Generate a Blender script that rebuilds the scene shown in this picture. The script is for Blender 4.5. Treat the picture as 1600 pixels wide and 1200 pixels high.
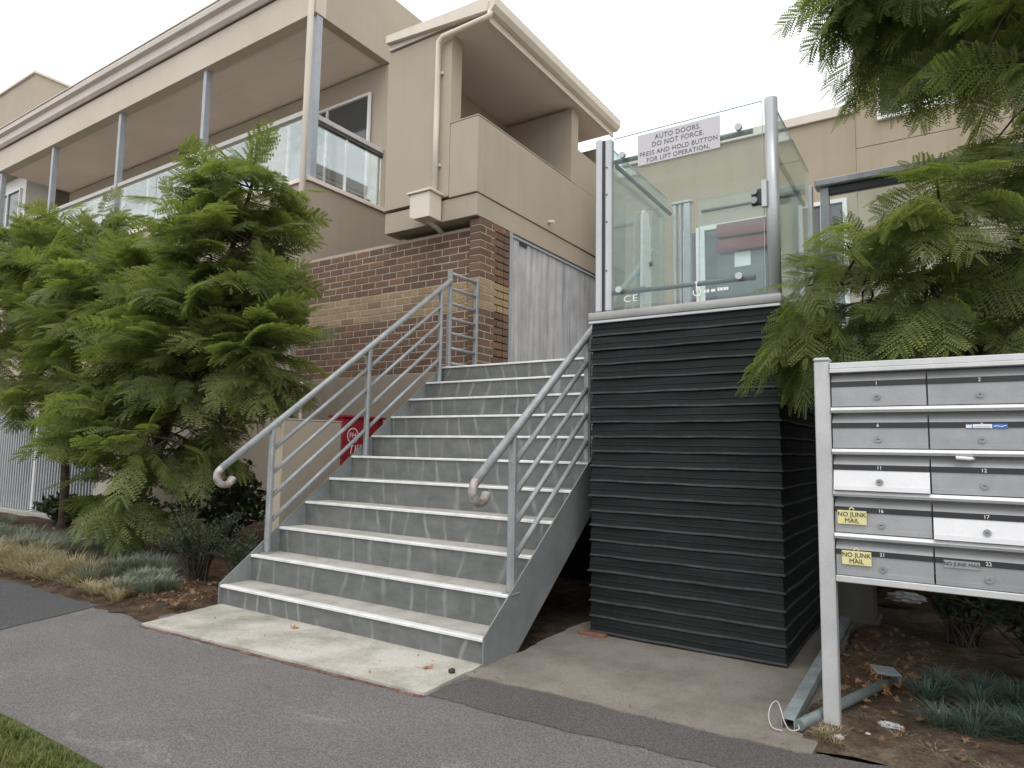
import bpy, bmesh, math, random
import numpy as np
from mathutils import Vector, Matrix, Euler

for o in list(bpy.data.objects):
    bpy.data.objects.remove(o)
sc = bpy.context.scene
COL = sc.collection
R = math.radians
random.seed(7)
rng = np.random.default_rng(11)

# ------------------------------------------------------------------ camera
CAM = Vector((4.3525, -2.9190, 1.1635))
PITCH, ROLL, YAW = 0.09612, 0.01611, 0.58194
fwd = Vector((-math.sin(YAW) * math.cos(PITCH), math.cos(YAW) * math.cos(PITCH), math.sin(PITCH)))
rt0 = Vector((math.cos(YAW), math.sin(YAW), 0))
up0 = rt0.cross(fwd)
rt = math.cos(ROLL) * rt0 + math.sin(ROLL) * up0
up = -math.sin(ROLL) * rt0 + math.cos(ROLL) * up0
cam_d = bpy.data.cameras.new('camera')
cam = bpy.data.objects.new('camera', cam_d)
COL.objects.link(cam)
cam.matrix_world = Matrix(((rt.x, up.x, -fwd.x, CAM.x), (rt.y, up.y, -fwd.y, CAM.y), (rt.z, up.z, -fwd.z, CAM.z), (0, 0, 0, 1)))
cam_d.sensor_width = 36
cam_d.lens = 36 * 1049.9 / 1600
cam_d.clip_end = 500
sc.camera = cam

# ------------------------------------------------------------------ world, sun, exposure
SUN_EL, SUN_AZ = R(58), R(150)          # azimuth measured from +Y towards +X
world = bpy.data.worlds.new('World')
sc.world = world
world.use_nodes = True
wn, wl = world.node_tree.nodes, world.node_tree.links
for n in list(wn):
    wn.remove(n)
sky = wn.new('ShaderNodeTexSky')
sky.sky_type = 'NISHITA'
sky.sun_disc = False
sky.sun_elevation = SUN_EL
sky.sun_rotation = SUN_AZ
sky.dust_density = 4
sky.air_density = 1.2
hs = wn.new('ShaderNodeHueSaturation')
hs.inputs['Saturation'].default_value = 0.25
wl.new(sky.outputs[0], hs.inputs['Color'])
mx = wn.new('ShaderNodeMix')
mx.data_type = 'RGBA'
mx.inputs[0].default_value = 0.8
wl.new(hs.outputs[0], mx.inputs[6])
mx.inputs[7].default_value = (10.2, 10.3, 10.5, 1)      # even white cloud cover
bg = wn.new('ShaderNodeBackground')
bg.inputs['Strength'].default_value = 0.135
wl.new(mx.outputs[2], bg.inputs['Color'])
wo = wn.new('ShaderNodeOutputWorld')
wl.new(bg.outputs[0], wo.inputs[0])
sun_d = bpy.data.lights.new('sun', 'SUN')
sun_d.energy = 0.7
sun_d.angle = R(30)
sun_d.color = (1.0, 0.97, 0.92)
sun = bpy.data.objects.new('sun', sun_d)
COL.objects.link(sun)
sdir = Vector((math.sin(SUN_AZ) * math.cos(SUN_EL), math.cos(SUN_AZ) * math.cos(SUN_EL), math.sin(SUN_EL)))
sun.rotation_euler = sdir.to_track_quat('Z', 'Y').to_euler()
sun.location = (0, -5, 12)
sc.view_settings.view_transform = 'Standard'
sc.view_settings.look = 'None'
sc.view_settings.gamma = 1
sc.view_settings.exposure = 0.35
sc.view_settings.use_curve_mapping = False
sc.render.engine = 'CYCLES'
sc.cycles.max_bounces = 6
sc.cycles.diffuse_bounces = 4
sc.cycles.glossy_bounces = 3
sc.cycles.filter_width = 1.5
sc.cycles.transparent_max_bounces = 16

# ------------------------------------------------------------------ materials
def new_mat(name):
    m = bpy.data.materials.new(name)
    m.use_nodes = True
    nt = m.node_tree
    return m, nt, nt.nodes, nt.links, nt.nodes['Principled BSDF']

def position(N):
    return N.new('ShaderNodeNewGeometry').outputs['Position']

def noise(N, L, vec, scale, detail=4, rough=0.55, dist=0.0):
    n = N.new('ShaderNodeTexNoise')
    n.inputs['Scale'].default_value = scale
    n.inputs['Detail'].default_value = detail
    n.inputs['Roughness'].default_value = rough
    n.inputs['Distortion'].default_value = dist
    L.new(vec, n.inputs['Vector'])
    return n.outputs['Fac']

def ramp(N, L, fac, stops):
    r = N.new('ShaderNodeValToRGB')
    e = r.color_ramp.elements
    while len(e) < len(stops):
        e.new(0.5)
    for i, (p, c) in enumerate(stops):
        e[i].position = p
        e[i].color = (c, c, c, 1) if isinstance(c, (int, float)) else (*c, 1)
    L.new(fac, r.inputs['Fac'])
    return r.outputs['Color']

def mix(N, L, fac, a, b, mode='MIX'):
    m = N.new('ShaderNodeMix')
    m.data_type = 'RGBA'
    m.blend_type = mode
    for sock, v in ((0, fac), (6, a), (7, b)):
        if isinstance(v, (int, float)):
            m.inputs[sock].default_value = v if sock == 0 else (v, v, v, 1)
        elif isinstance(v, tuple):
            m.inputs[sock].default_value = (*v, 1)
        else:
            L.new(v, m.inputs[sock])
    return m.outputs[2]

def mapping(N, L, vec, scale):
    m = N.new('ShaderNodeMapping')
    m.inputs['Scale'].default_value = scale
    L.new(vec, m.inputs['Vector'])
    return m.outputs['Vector']

def math_n(N, L, op, a, b=None, clamp=False):
    m = N.new('ShaderNodeMath')
    m.operation = op
    m.use_clamp = clamp
    for i, v in enumerate((a, b)):
        if v is None:
            continue
        if isinstance(v, (int, float)):
            m.inputs[i].default_value = v
        else:
            L.new(v, m.inputs[i])
    return m.outputs[0]

def bump(N, L, bsdf, h, strength, dist=0.01):
    b = N.new('ShaderNodeBump')
    b.inputs['Strength'].default_value = strength
    b.inputs['Distance'].default_value = dist
    L.new(h, b.inputs['Height'])
    L.new(b.outputs[0], bsdf.inputs['Normal'])

def basic(name, col, rough=0.7, metal=0.0, var=0.15, vscale=3.0, fine=60.0, fvar=0.1, bmp=0.1, streak=0.0, tint=None, spec=0.5):
    """surface with broad blotches, fine grain and optional vertical weather streaks"""
    m, nt, N, L, b = new_mat(name)
    p = position(N)
    c2 = tint if tint else tuple(x * (1 - var * 1.6) for x in col)
    base = mix(N, L, ramp(N, L, noise(N, L, p, vscale, 5, 0.6), [(0.35, 0.0), (0.68, 1.0)]), col, c2)
    g = ramp(N, L, noise(N, L, p, fine, 3, 0.6), [(0.3, 1 - fvar), (0.7, 1 + fvar * 0.6)])
    base = mix(N, L, 1.0, base, g, 'MULTIPLY')
    if streak:
        s = noise(N, L, mapping(N, L, p, (9, 9, 0.35)), 1.0, 4, 0.6)
        base = mix(N, L, ramp(N, L, s, [(0.5, 0.0), (0.75, streak)]), base, tuple(x * 0.45 for x in col))
    L.new(base, b.inputs['Base Color'])
    b.inputs['Roughness'].default_value = rough
    b.inputs['Metallic'].default_value = metal
    b.inputs['Specular IOR Level'].default_value = spec
    if bmp:
        bump(N, L, b, noise(N, L, p, fine * 1.3, 4, 0.65), bmp, 0.006)
    return m

M = {}
M['render'] = basic('tan_render', (0.42, 0.362, 0.288), 0.9, 0, 0.07, 0.7, 160, 0.10, 0.35, 0.09, spec=0.2)
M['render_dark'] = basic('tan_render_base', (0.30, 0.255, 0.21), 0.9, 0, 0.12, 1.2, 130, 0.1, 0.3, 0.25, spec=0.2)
M['render_right'] = basic('tan_render_far', (0.40, 0.335, 0.25), 0.9, 0, 0.08, 0.9, 120, 0.08, 0.3, 0.22, spec=0.2)
M['soffit'] = basic('soffit_paint', (0.80, 0.70, 0.63), 0.8, 0, 0.06, 1.0, 50, 0.03, 0.02, spec=0.2)
M['rail_beige'] = basic('balcony_rail_paint', (0.46, 0.44, 0.405), 0.45, 0.1, 0.08, 4.0, 60, 0.05, 0.03, 0.1)
M['beam'] = basic('beam_paint', (0.56, 0.50, 0.42), 0.8, 0, 0.06, 1.0, 120, 0.05, 0.1, 0.05, spec=0.2)
M['cream'] = basic('cream_trim', (0.66, 0.60, 0.51), 0.5, 0, 0.06, 2.0, 60, 0.04, 0.03, 0.12)
M['gutter'] = basic('gutter_paint', (0.58, 0.52, 0.47), 0.45, 0, 0.08, 2.0, 60, 0.04, 0.02, 0.15)
M['galv'] = basic('galvanised_steel', (0.335, 0.352, 0.358), 0.5, 0.25, 0.16, 9.0, 90, 0.14, 0.05, 0.2)
M['galv_plate'] = basic('galvanised_plate', (0.26, 0.28, 0.28), 0.5, 0.2, 0.14, 5.0, 60, 0.1, 0.04, 0.2)
M['post_grey'] = basic('grey_post_paint', (0.36, 0.39, 0.42), 0.45, 0.1, 0.1, 4.0, 60, 0.05, 0.03, 0.15)
M['alu'] = basic('anodised_aluminium', (0.49, 0.505, 0.52), 0.38, 0.35, 0.07, 4.0, 90, 0.04, 0.02, 0.12)
M['bar_dark'] = basic('grab_bar_steel', (0.20, 0.215, 0.215), 0.42, 0.3, 0.1, 6.0, 80, 0.06, 0.02)
M['lift_rim'] = basic('lift_rim_paint', (0.36, 0.36, 0.355), 0.5, 0.1, 0.12, 5.0, 80, 0.08, 0.04, 0.2)
M['white_frame'] = basic('white_frame_paint', (0.75, 0.75, 0.73), 0.4, 0, 0.05, 3.0, 60, 0.03, 0.02)
M['nosing'] = basic('nosing_aluminium', (0.80, 0.80, 0.785), 0.42, 0.15, 0.15, 9.0, 110, 0.12, 0.03)
M['black_trim'] = basic('black_trim', (0.025, 0.026, 0.028), 0.5, 0, 0.1, 5, 60, 0.05, 0.02)
M['dark_room'] = basic('undercroft_shade', (0.035, 0.034, 0.034), 0.95, 0, 0.2, 2, 40, 0.1, 0.1, spec=0.05)  # near-black walls: deep shade under the landing put into their colour
M['red'] = basic('red_cabinet_paint', (0.33, 0.026, 0.038), 0.45, 0, 0.12, 5, 70, 0.05, 0.03, 0.15)
M['maroon'] = basic('maroon_band', (0.19, 0.035, 0.05), 0.6, 0, 0.1, 4, 60, 0.05, 0.0)
M['white_ink'] = basic('white_ink', (0.8, 0.8, 0.78), 0.6, 0, 0.03, 5, 60, 0.03, 0.0)
M['black_ink'] = basic('black_ink', (0.03, 0.03, 0.03), 0.6, 0, 0.03, 5, 60, 0.03, 0.0)
M['grey_ink'] = basic('grey_ink', (0.16, 0.16, 0.17), 0.6, 0, 0.2, 30, 90, 0.2, 0.0)
M['sign_white'] = basic('sign_plate', (0.56, 0.54, 0.57), 0.5, 0, 0.04, 5, 80, 0.03, 0.0)
M['tag_yellow'] = basic('tag_yellow', (0.72, 0.66, 0.33), 0.5, 0, 0.08, 9, 90, 0.04, 0.02)
M['sticker_blue'] = basic('sticker_blue', (0.03, 0.14, 0.45), 0.4, 0, 0.08, 30, 90, 0.04, 0.0)
M['mail'] = basic('mailbox_silver', (0.36, 0.365, 0.375), 0.42, 0.3, 0.10, 7, 120, 0.05, 0.02, 0.1)
def per_object(m, amt):
    nt = m.node_tree
    N, L = nt.nodes, nt.links
    b = N['Principled BSDF']
    src = b.inputs['Base Color'].links[0].from_socket
    oi = N.new('ShaderNodeObjectInfo')
    L.new(mix(N, L, 1.0, src, ramp(N, L, oi.outputs['Random'], [(0.0, 1 - amt), (1.0, 1 + amt)]), 'MULTIPLY'), b.inputs['Base Color'])
per_object(M['mail'], 0.10)
M['mail_pale'] = basic('mailbox_pale_door', (0.66, 0.66, 0.67), 0.4, 0.1, 0.06, 7, 120, 0.04, 0.02)
M['mail_rail'] = basic('mailbox_rail', (0.60, 0.60, 0.605), 0.4, 0.25, 0.08, 7, 120, 0.05, 0.02, 0.1)
M['mail_post'] = basic('mailbox_post', (0.52, 0.525, 0.525), 0.45, 0.2, 0.1, 6, 100, 0.06, 0.03, 0.2)
M['steel_green'] = basic('weathered_channel_steel', (0.30, 0.345, 0.35), 0.5, 0.15, 0.2, 9, 90, 0.12, 0.05, 0.1)
M['pipe_dark'] = basic('weathered_pipe', (0.16, 0.19, 0.19), 0.55, 0.1, 0.2, 9, 90, 0.12, 0.05)
M['cable'] = basic('white_cable', (0.45, 0.42, 0.37), 0.5, 0, 0.1, 20, 90, 0.05, 0.0)
M['paper'] = basic('crumpled_paper', (0.5, 0.5, 0.5), 0.8, 0, 0.2, 20, 90, 0.05, 0.1)
M['brick_terracotta'] = basic('broken_brick', (0.26, 0.11, 0.07), 0.9, 0, 0.3, 20, 120, 0.2, 0.3)
M['mortar'] = basic('mortar', (0.46, 0.385, 0.32), 0.95, 0, 0.1, 3, 90, 0.12, 0.3, spec=0.1)
M['bark'] = basic('bark', (0.085, 0.065, 0.05), 0.9, 0, 0.3, 14, 70, 0.25, 0.6, spec=0.1)
M['fence_bar'] = basic('fence_bar_paint', (0.42, 0.45, 0.47), 0.45, 0.1, 0.1, 5, 60, 0.05, 0.02)
M['fence_panel'] = basic('fence_backing', (0.16, 0.18, 0.20), 0.6, 0.1, 0.1, 5, 60, 0.05, 0.02)
M['stone'] = basic('pale_stone', (0.42, 0.40, 0.36), 0.9, 0, 0.2, 12, 90, 0.15, 0.3)
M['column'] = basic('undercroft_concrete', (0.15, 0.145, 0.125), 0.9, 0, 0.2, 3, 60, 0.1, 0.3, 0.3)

def brick_mat(name, stops):
    m, nt, N, L, b = new_mat(name)
    p = position(N)
    oi = N.new('ShaderNodeObjectInfo')
    col = ramp(N, L, oi.outputs['Random'], stops)
    g = ramp(N, L, noise(N, L, p, 55, 4, 0.65), [(0.28, 0.72), (0.7, 1.15)])
    col = mix(N, L, 1.0, col, g, 'MULTIPLY')
    L.new(col, b.inputs['Base Color'])
    b.inputs['Roughness'].default_value = 0.9
    b.inputs['Specular IOR Level'].default_value = 0.15
    bump(N, L, b, noise(N, L, p, 110, 4, 0.7), 0.4, 0.006)
    return m
M['brick_brown'] = brick_mat('brown_brick', [(0.0, (0.125, 0.083, 0.062)), (0.35, (0.162, 0.106, 0.078)), (0.62, (0.185, 0.117, 0.083)), (0.85, (0.145, 0.098, 0.074)), (1.0, (0.22, 0.122, 0.080))])
M['brick_tan'] = brick_mat('tan_brick', [(0.0, (0.30, 0.225, 0.135)), (0.5, (0.34, 0.255, 0.158)), (0.85, (0.28, 0.205, 0.125)), (1.0, (0.17, 0.12, 0.085))])

def riser_mat():
    m, nt, N, L, b = new_mat('riser_steel')
    p = position(N)
    oi = N.new('ShaderNodeObjectInfo')
    sx = N.new('ShaderNodeSeparateXYZ')
    L.new(p, sx.inputs[0])
    wob = noise(N, L, mapping(N, L, p, (1.7, 9.0, 1.2)), 1.0, 1)
    x = math_n(N, L, 'MULTIPLY', sx.outputs['X'], 5.6)
    x = math_n(N, L, 'ADD', x, math_n(N, L, 'MULTIPLY', oi.outputs['Random'], 7.0))
    x = math_n(N, L, 'ADD', x, math_n(N, L, 'MULTIPLY', wob, 3.2))
    fr = math_n(N, L, 'FRACT', x)
    d = math_n(N, L, 'ABSOLUTE', math_n(N, L, 'SUBTRACT', fr, 0.5))
    edge = noise(N, L, mapping(N, L, p, (30, 30, 9)), 1.0, 3)
    d = math_n(N, L, 'ADD', d, math_n(N, L, 'MULTIPLY', math_n(N, L, 'SUBTRACT', edge, 0.5), 0.16))
    streak = ramp(N, L, d, [(0.01, 1.0), (0.11, 0.0)])
    broken = ramp(N, L, noise(N, L, p, 4.0, 3), [(0.38, 0.08), (0.62, 0.9)])
    f = mix(N, L, 1.0, streak, broken, 'MULTIPLY')
    base = mix(N, L, ramp(N, L, noise(N, L, mapping(N, L, p, (6, 6, 12)), 1.0, 5, 0.65), [(0.3, 0.0), (0.7, 1.0)]), (0.100, 0.107, 0.105), (0.165, 0.170, 0.164))
    base = mix(N, L, f, base, (0.26, 0.268, 0.262))
    L.new(base, b.inputs['Base Color'])
    b.inputs['Roughness'].default_value = 0.55
    b.inputs['Metallic'].default_value = 0.1
    bump(N, L, b, noise(N, L, p, 60, 3), 0.05)
    return m
M['riser'] = riser_mat()

def tread_mat(name, col, dark, vs=5.0):
    m, nt, N, L, b = new_mat(name)
    p = position(N)
    base = mix(N, L, ramp(N, L, noise(N, L, p, vs, 6, 0.65), [(0.42, 0.0), (0.72, 1.0)]), col, dark)
    g = ramp(N, L, noise(N, L, p, 140, 3, 0.7), [(0.3, 0.74), (0.7, 1.16)])
    base = mix(N, L, 1.0, base, g, 'MULTIPLY')
    L.new(base, b.inputs['Base Color'])
    b.inputs['Roughness'].default_value = 0.92
    b.inputs['Specular IOR Level'].default_value = 0.2
    bump(N, L, b, noise(N, L, p, 160, 4, 0.7), 0.4, 0.004)
    return m
M['tread'] = tread_mat('grit_tread', (0.405, 0.392, 0.355), (0.27, 0.262, 0.222))
M['apron'] = tread_mat('concrete_apron', (0.48, 0.455, 0.405), (0.23, 0.222, 0.175), 2.6)
M['pad'] = tread_mat('rough_concrete', (0.235, 0.214, 0.184), (0.155, 0.140, 0.118), 3.5)
M['slab'] = tread_mat('landing_concrete', (0.33, 0.32, 0.29), (0.24, 0.23, 0.2), 4.0)

def asphalt(name, c0, c1, pale):
    m, nt, N, L, b = new_mat(name)
    p = position(N)
    base = mix(N, L, ramp(N, L, noise(N, L, p, 1.5, 5, 0.6), [(0.35, 0.0), (0.68, 1.0)]), c0, c1)
    scuff = ramp(N, L, noise(N, L, mapping(N, L, p, (1.2, 2.6, 1)), 1.6, 6, 0.7, 0.6), [(0.60, 0.0), (0.78, pale)])
    base = mix(N, L, scuff, base, (0.36, 0.35, 0.335))
    vo = N.new('ShaderNodeTexVoronoi')
    vo.inputs['Scale'].default_value = 105
    L.new(p, vo.inputs['Vector'])
    sp = ramp(N, L, vo.outputs['Distance'], [(0.1, 1.24), (0.6, 0.70)])
    base = mix(N, L, 1.0, base, sp, 'MULTIPLY')
    pebble = ramp(N, L, noise(N, L, p, 150, 2, 0.5), [(0.66, 0.0), (0.74, 0.5)])
    base = mix(N, L, pebble, base, (0.33, 0.31, 0.29))
    L.new(base, b.inputs['Base Color'])
    b.inputs['Roughness'].default_value = 0.9
    b.inputs['Specular IOR Level'].default_value = 0.25
    h = mix(N, L, 0.5, vo.outputs['Distance'], noise(N, L, p, 90, 4, 0.7))
    bump(N, L, b, h, 0.55, 0.006)
    return m
M['asphalt'] = asphalt('old_asphalt', (0.178, 0.166, 0.161), (0.148, 0.139, 0.136), 0.55)
M['road'] = asphalt('pale_road', (0.24, 0.23, 0.22), (0.20, 0.19, 0.185), 0.3)
M['asphalt_new'] = asphalt('new_asphalt', (0.092, 0.089, 0.091), (0.078, 0.076, 0.078), 0.1)
M['asphalt_strip'] = asphalt('asphalt_strip', (0.118, 0.108, 0.106), (0.10, 0.093, 0.09), 0.15)

def soil_mat(name, a, b_, c):
    m, nt, N, L, b = new_mat(name)
    p = position(N)
    col = ramp(N, L, noise(N, L, p, 9, 7, 0.72), [(0.32, a), (0.5, b_), (0.68, c)])
    g = ramp(N, L, noise(N, L, p, 70, 4, 0.7), [(0.25, 0.5), (0.7, 1.3)])
    L.new(mix(N, L, 1.0, col, g, 'MULTIPLY'), b.inputs['Base Color'])
    b.inputs['Roughness'].default_value = 0.95
    b.inputs['Specular IOR Level'].default_value = 0.1
    bump(N, L, b, noise(N, L, p, 45, 6, 0.75), 0.9, 0.02)
    return m
M['edge_dirt'] = soil_mat('reddish_edge_dirt', (0.10, 0.06, 0.05), (0.20, 0.12, 0.10), (0.32, 0.22, 0.19))
M['mulch'] = soil_mat('bark_mulch', (0.035, 0.024, 0.017), (0.085, 0.058, 0.04), (0.15, 0.105, 0.07))
M['soil'] = soil_mat('dry_soil', (0.06, 0.045, 0.033), (0.115, 0.085, 0.06), (0.19, 0.15, 0.11))
M['lawn'] = soil_mat('lawn_soil', (0.05, 0.065, 0.02), (0.075, 0.10, 0.03), (0.13, 0.12, 0.06))

def bellows_mat():
    m, nt, N, L, b = new_mat('black_bellows_rubber')
    p = position(N)
    base = mix(N, L, ramp(N, L, noise(N, L, mapping(N, L, p, (1.2, 1.2, 26)), 1.0, 5, 0.6), [(0.35, 0.0), (0.7, 1.0)]), (0.011, 0.0130, 0.0138), (0.020, 0.0225, 0.0235))
    dust = ramp(N, L, noise(N, L, p, 14, 6, 0.7), [(0.52, 0.0), (0.8, 0.35)])
    base = mix(N, L, dust, base, (0.040, 0.041, 0.041))
    L.new(base, b.inputs['Base Color'])
    b.inputs['Roughness'].default_value = 0.6
    b.inputs['Specular IOR Level'].default_value = 0.16
    bump(N, L, b, noise(N, L, mapping(N, L, p, (7, 7, 18)), 1.0, 4, 0.6), 0.25, 0.02)
    return m
M['bellows'] = bellows_mat()
M['bellows_edge'] = basic('fold_edge_highlight', (0.055, 0.058, 0.058), 0.6, 0, 0.3, 9, 60, 0.2, 0.05, spec=0.2)  # paler colour on the bead faces, a painted highlight along each fold

def gate_mat():
    m, nt, N, L, b = new_mat('weathered_gate_board')
    p = position(N)
    s = noise(N, L, mapping(N, L, p, (11, 11, 0.5)), 1.0, 6, 0.7)
    base = ramp(N, L, s, [(0.3, (0.24, 0.24, 0.25)), (0.48, (0.42, 0.42, 0.43)), (0.62, (0.53, 0.53, 0.54)), (0.8, (0.36, 0.36, 0.37))])
    L.new(mix(N, L, 1.0, base, ramp(N, L, noise(N, L, p, 3, 4), [(0.3, 0.8), (0.7, 1.1)]), 'MULTIPLY'), b.inputs['Base Color'])
    b.inputs['Roughness'].default_value = 0.8
    b.inputs['Specular IOR Level'].default_value = 0.2
    return m
M['gate'] = gate_mat()

def glass_mat(name, tint, fac_lo, rough=0.02, haze=0.0):
    """thin clear pane: tinted see-through plus a Fresnel mirror and a painted haze banded like reflections"""
    m, nt, N, L, b = new_mat(name)
    N.remove(b)
    out = [n for n in N if n.type == 'OUTPUT_MATERIAL'][0]
    tr = N.new('ShaderNodeBsdfTransparent')
    tr.inputs[0].default_value = (*tint, 1)
    gl = N.new('ShaderNodeBsdfGlossy')
    gl.inputs['Roughness'].default_value = rough
    gl.inputs['Color'].default_value = (0.95, 1.0, 0.985, 1)
    fr = N.new('ShaderNodeFresnel')
    fr.inputs['IOR'].default_value = 1.45
    f = math_n(N, L, 'ADD', math_n(N, L, 'MULTIPLY', fr.outputs[0], 0.55), fac_lo, True)
    ms = N.new('ShaderNodeMixShader')
    L.new(f, ms.inputs[0])
    L.new(tr.outputs[0], ms.inputs[1])
    L.new(gl.outputs[0], ms.inputs[2])
    last = ms.outputs[0]
    if haze:
        df = N.new('ShaderNodeBsdfDiffuse')
        df.inputs[0].default_value = (0.62, 0.70, 0.69, 1)
        p = position(N)
        hz = ramp(N, L, noise(N, L, mapping(N, L, p, (0.5, 0.5, 8)), 1.0, 3), [(0.40, haze * 0.4), (0.62, haze * 1.8)])  # pale horizontal bands: haze and reflections painted onto the pane
        m2 = N.new('ShaderNodeMixShader')
        L.new(hz, m2.inputs[0])
        L.new(last, m2.inputs[1])
        L.new(df.outputs[0], m2.inputs[2])
        last = m2.outputs[0]
    L.new(last, out.inputs[0])
    return m
M['glass'] = glass_mat('lift_glass', (0.925, 0.970, 0.966), 0.0, 0.02, 0.04)
M['glass_edge'] = basic('glass_edge_green', (0.30, 0.44, 0.41), 0.2, 0, 0.05, 5, 60, 0.03, 0.0)
M['glass_balcony'] = glass_mat('balcony_glass', (0.96, 0.97, 0.97), 0.0, 0.02, 0.025)

def dark_glass():
    m, nt, N, L, b = new_mat('window_glass')
    b.inputs['Base Color'].default_value = (0.06, 0.065, 0.07, 1)
    b.inputs['Roughness'].default_value = 0.06
    b.inputs['Specular IOR Level'].default_value = 0.8
    return m
M['window'] = dark_glass()

def leaf_mat(name, dark, mid, light, trans=0.35):
    m, nt, N, L, b = new_mat(name)
    p = position(N)
    geo = N.new('ShaderNodeNewGeometry')
    broad = noise(N, L, p, 2.6, 4, 0.6)
    isl = geo.outputs['Random Per Island']
    b2 = noise(N, L, p, 9.0, 3, 0.6)
    f = math_n(N, L, 'ADD', math_n(N, L, 'MULTIPLY', broad, 0.55), math_n(N, L, 'MULTIPLY', isl, 0.14))
    f = math_n(N, L, 'ADD', f, math_n(N, L, 'MULTIPLY', b2, 0.38))
    col = ramp(N, L, f, [(0.34, dark), (0.52, mid), (0.72, light)])
    L.new(col, b.inputs['Base Color'])
    b.inputs['Roughness'].default_value = 0.6
    b.inputs['Specular IOR Level'].default_value = 0.3
    t = N.new('ShaderNodeBsdfTranslucent')
    L.new(mix(N, L, 1.0, col, (1.15, 1.25, 0.6), 'MULTIPLY'), t.inputs[0])
    out = [n for n in N if n.type == 'OUTPUT_MATERIAL'][0]
    ms = N.new('ShaderNodeMixShader')
    ms.inputs[0].default_value = trans
    L.new(b.outputs[0], ms.inputs[1])
    L.new(t.outputs[0], ms.inputs[2])
    L.new(ms.outputs[0], out.inputs[0])
    return m
M['leaf'] = leaf_mat('feathery_leaf', (0.098, 0.122, 0.050), (0.170, 0.200, 0.074), (0.275, 0.300, 0.100), 0.52)
M['shrub'] = leaf_mat('shrub_leaf', (0.020, 0.032, 0.016), (0.036, 0.055, 0.022), (0.06, 0.085, 0.034), 0.2)
M['rosemary'] = leaf_mat('rosemary_leaf', (0.04, 0.06, 0.03), (0.065, 0.09, 0.045), (0.10, 0.125, 0.07), 0.2)
M['straw'] = leaf_mat('straw_grass', (0.26, 0.205, 0.13), (0.37, 0.31, 0.21), (0.46, 0.41, 0.31), 0.3)
M['fescue'] = leaf_mat('blue_fescue', (0.13, 0.155, 0.125), (0.20, 0.225, 0.185), (0.30, 0.31, 0.255), 0.25)
M['teal_grass'] = leaf_mat('blue_green_groundcover', (0.055, 0.095, 0.080), (0.09, 0.14, 0.115), (0.14, 0.19, 0.16), 0.25)
M['grass'] = leaf_mat('lawn_blades', (0.085, 0.10, 0.028), (0.15, 0.17, 0.05), (0.26, 0.25, 0.11), 0.35)
M['dead_leaf'] = leaf_mat('dead_leaf', (0.11, 0.065, 0.038), (0.20, 0.115, 0.062), (0.31, 0.19, 0.11), 0.2)
M['orange_leaf'] = leaf_mat('orange_dead_leaf', (0.28, 0.13, 0.06), (0.36, 0.18, 0.09), (0.44, 0.25, 0.14), 0.2)

# ------------------------------------------------------------------ building blocks
WORLD_LOC = {}

def link(name, me, mat, parent=None, loc=(0, 0, 0), rot=(0, 0, 0), scale=(1, 1, 1)):
    o = bpy.data.objects.new(name, me)
    COL.objects.link(o)
    if mat is not None and me is not None and len(me.materials) == 0:
        me.materials.append(M[mat] if isinstance(mat, str) else mat)
    o.location, o.rotation_euler, o.scale = loc, rot, scale
    if parent is not None:
        o.parent = parent
        o.matrix_parent_inverse = Matrix.Translation(-WORLD_LOC[parent.name])
    WORLD_LOC[o.name] = Vector(loc)
    return o

def tag(o, label=None, cat=None, group=None, kind=None):
    if label: o['label'] = label
    if cat: o['category'] = cat
    if group: o['group'] = group
    if kind: o['kind'] = kind
    return o

def thing(name, label, cat, loc, group=None):
    o = link(name, None, None, None, loc)
    o.empty_display_size = 0.2
    return tag(o, label, cat, group)

def bm_mesh(bm, name, smooth=False):
    me = bpy.data.meshes.new(name)
    bmesh.ops.recalc_face_normals(bm, faces=bm.faces)
    bm.to_mesh(me)
    bm.free()
    if smooth:
        for p in me.polygons:
            p.use_smooth = True
    return me

def add_box(bm, x0, x1, y0, y1, z0, z1, bev=0.0):
    vs = [bm.verts.new((x, y, z)) for z in (z0, z1) for y in (y0, y1) for x in (x0, x1)]
    fs = [bm.faces.new([vs[i] for i in q]) for q in ((0, 2, 3, 1), (4, 5, 7, 6), (0, 1, 5, 4), (2, 6, 7, 3), (0, 4, 6, 2), (1, 3, 7, 5))]
    if bev:
        es = list({e for f in fs for e in f.edges})
        bmesh.ops.bevel(bm, geom=es, offset=bev, segments=1, affect='EDGES')

def box(name, x0, x1, y0, y1, z0, z1, mat, parent=None, bev=0.004):
    bm = bmesh.new()
    add_box(bm, x0, x1, y0, y1, z0, z1, bev)
    return link(name, bm_mesh(bm, name), mat, parent)

def boxes(name, lst, mat, parent=None, bev=0.003):
    bm = bmesh.new()
    for b in lst:
        add_box(bm, *b, bev)
    return link(name, bm_mesh(bm, name), mat, parent)

def prism(name, pts, axis, a0, a1, mat, parent=None, bev=0.0):
    """polygon pts in the two other axes, extruded along axis from a0 to a1"""
    bm = bmesh.new()
    def P(u, v, a):
        return {'X': (a, u, v), 'Y': (u, a, v), 'Z': (u, v, a)}[axis]
    lo = [bm.verts.new(P(u, v, a0)) for u, v in pts]
    hi = [bm.verts.new(P(u, v, a1)) for u, v in pts]
    n = len(pts)
    bm.faces.new(lo)
    bm.faces.new(hi[::-1])
    for i in range(n):
        bm.faces.new((lo[i], lo[(i + 1) % n], hi[(i + 1) % n], hi[i]))
    if bev:
        bmesh.ops.recalc_face_normals(bm, faces=bm.faces)
        bmesh.ops.bevel(bm, geom=list(bm.edges), offset=bev, segments=1, affect='EDGES')
    return link(name, bm_mesh(bm, name), mat, parent)

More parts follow.
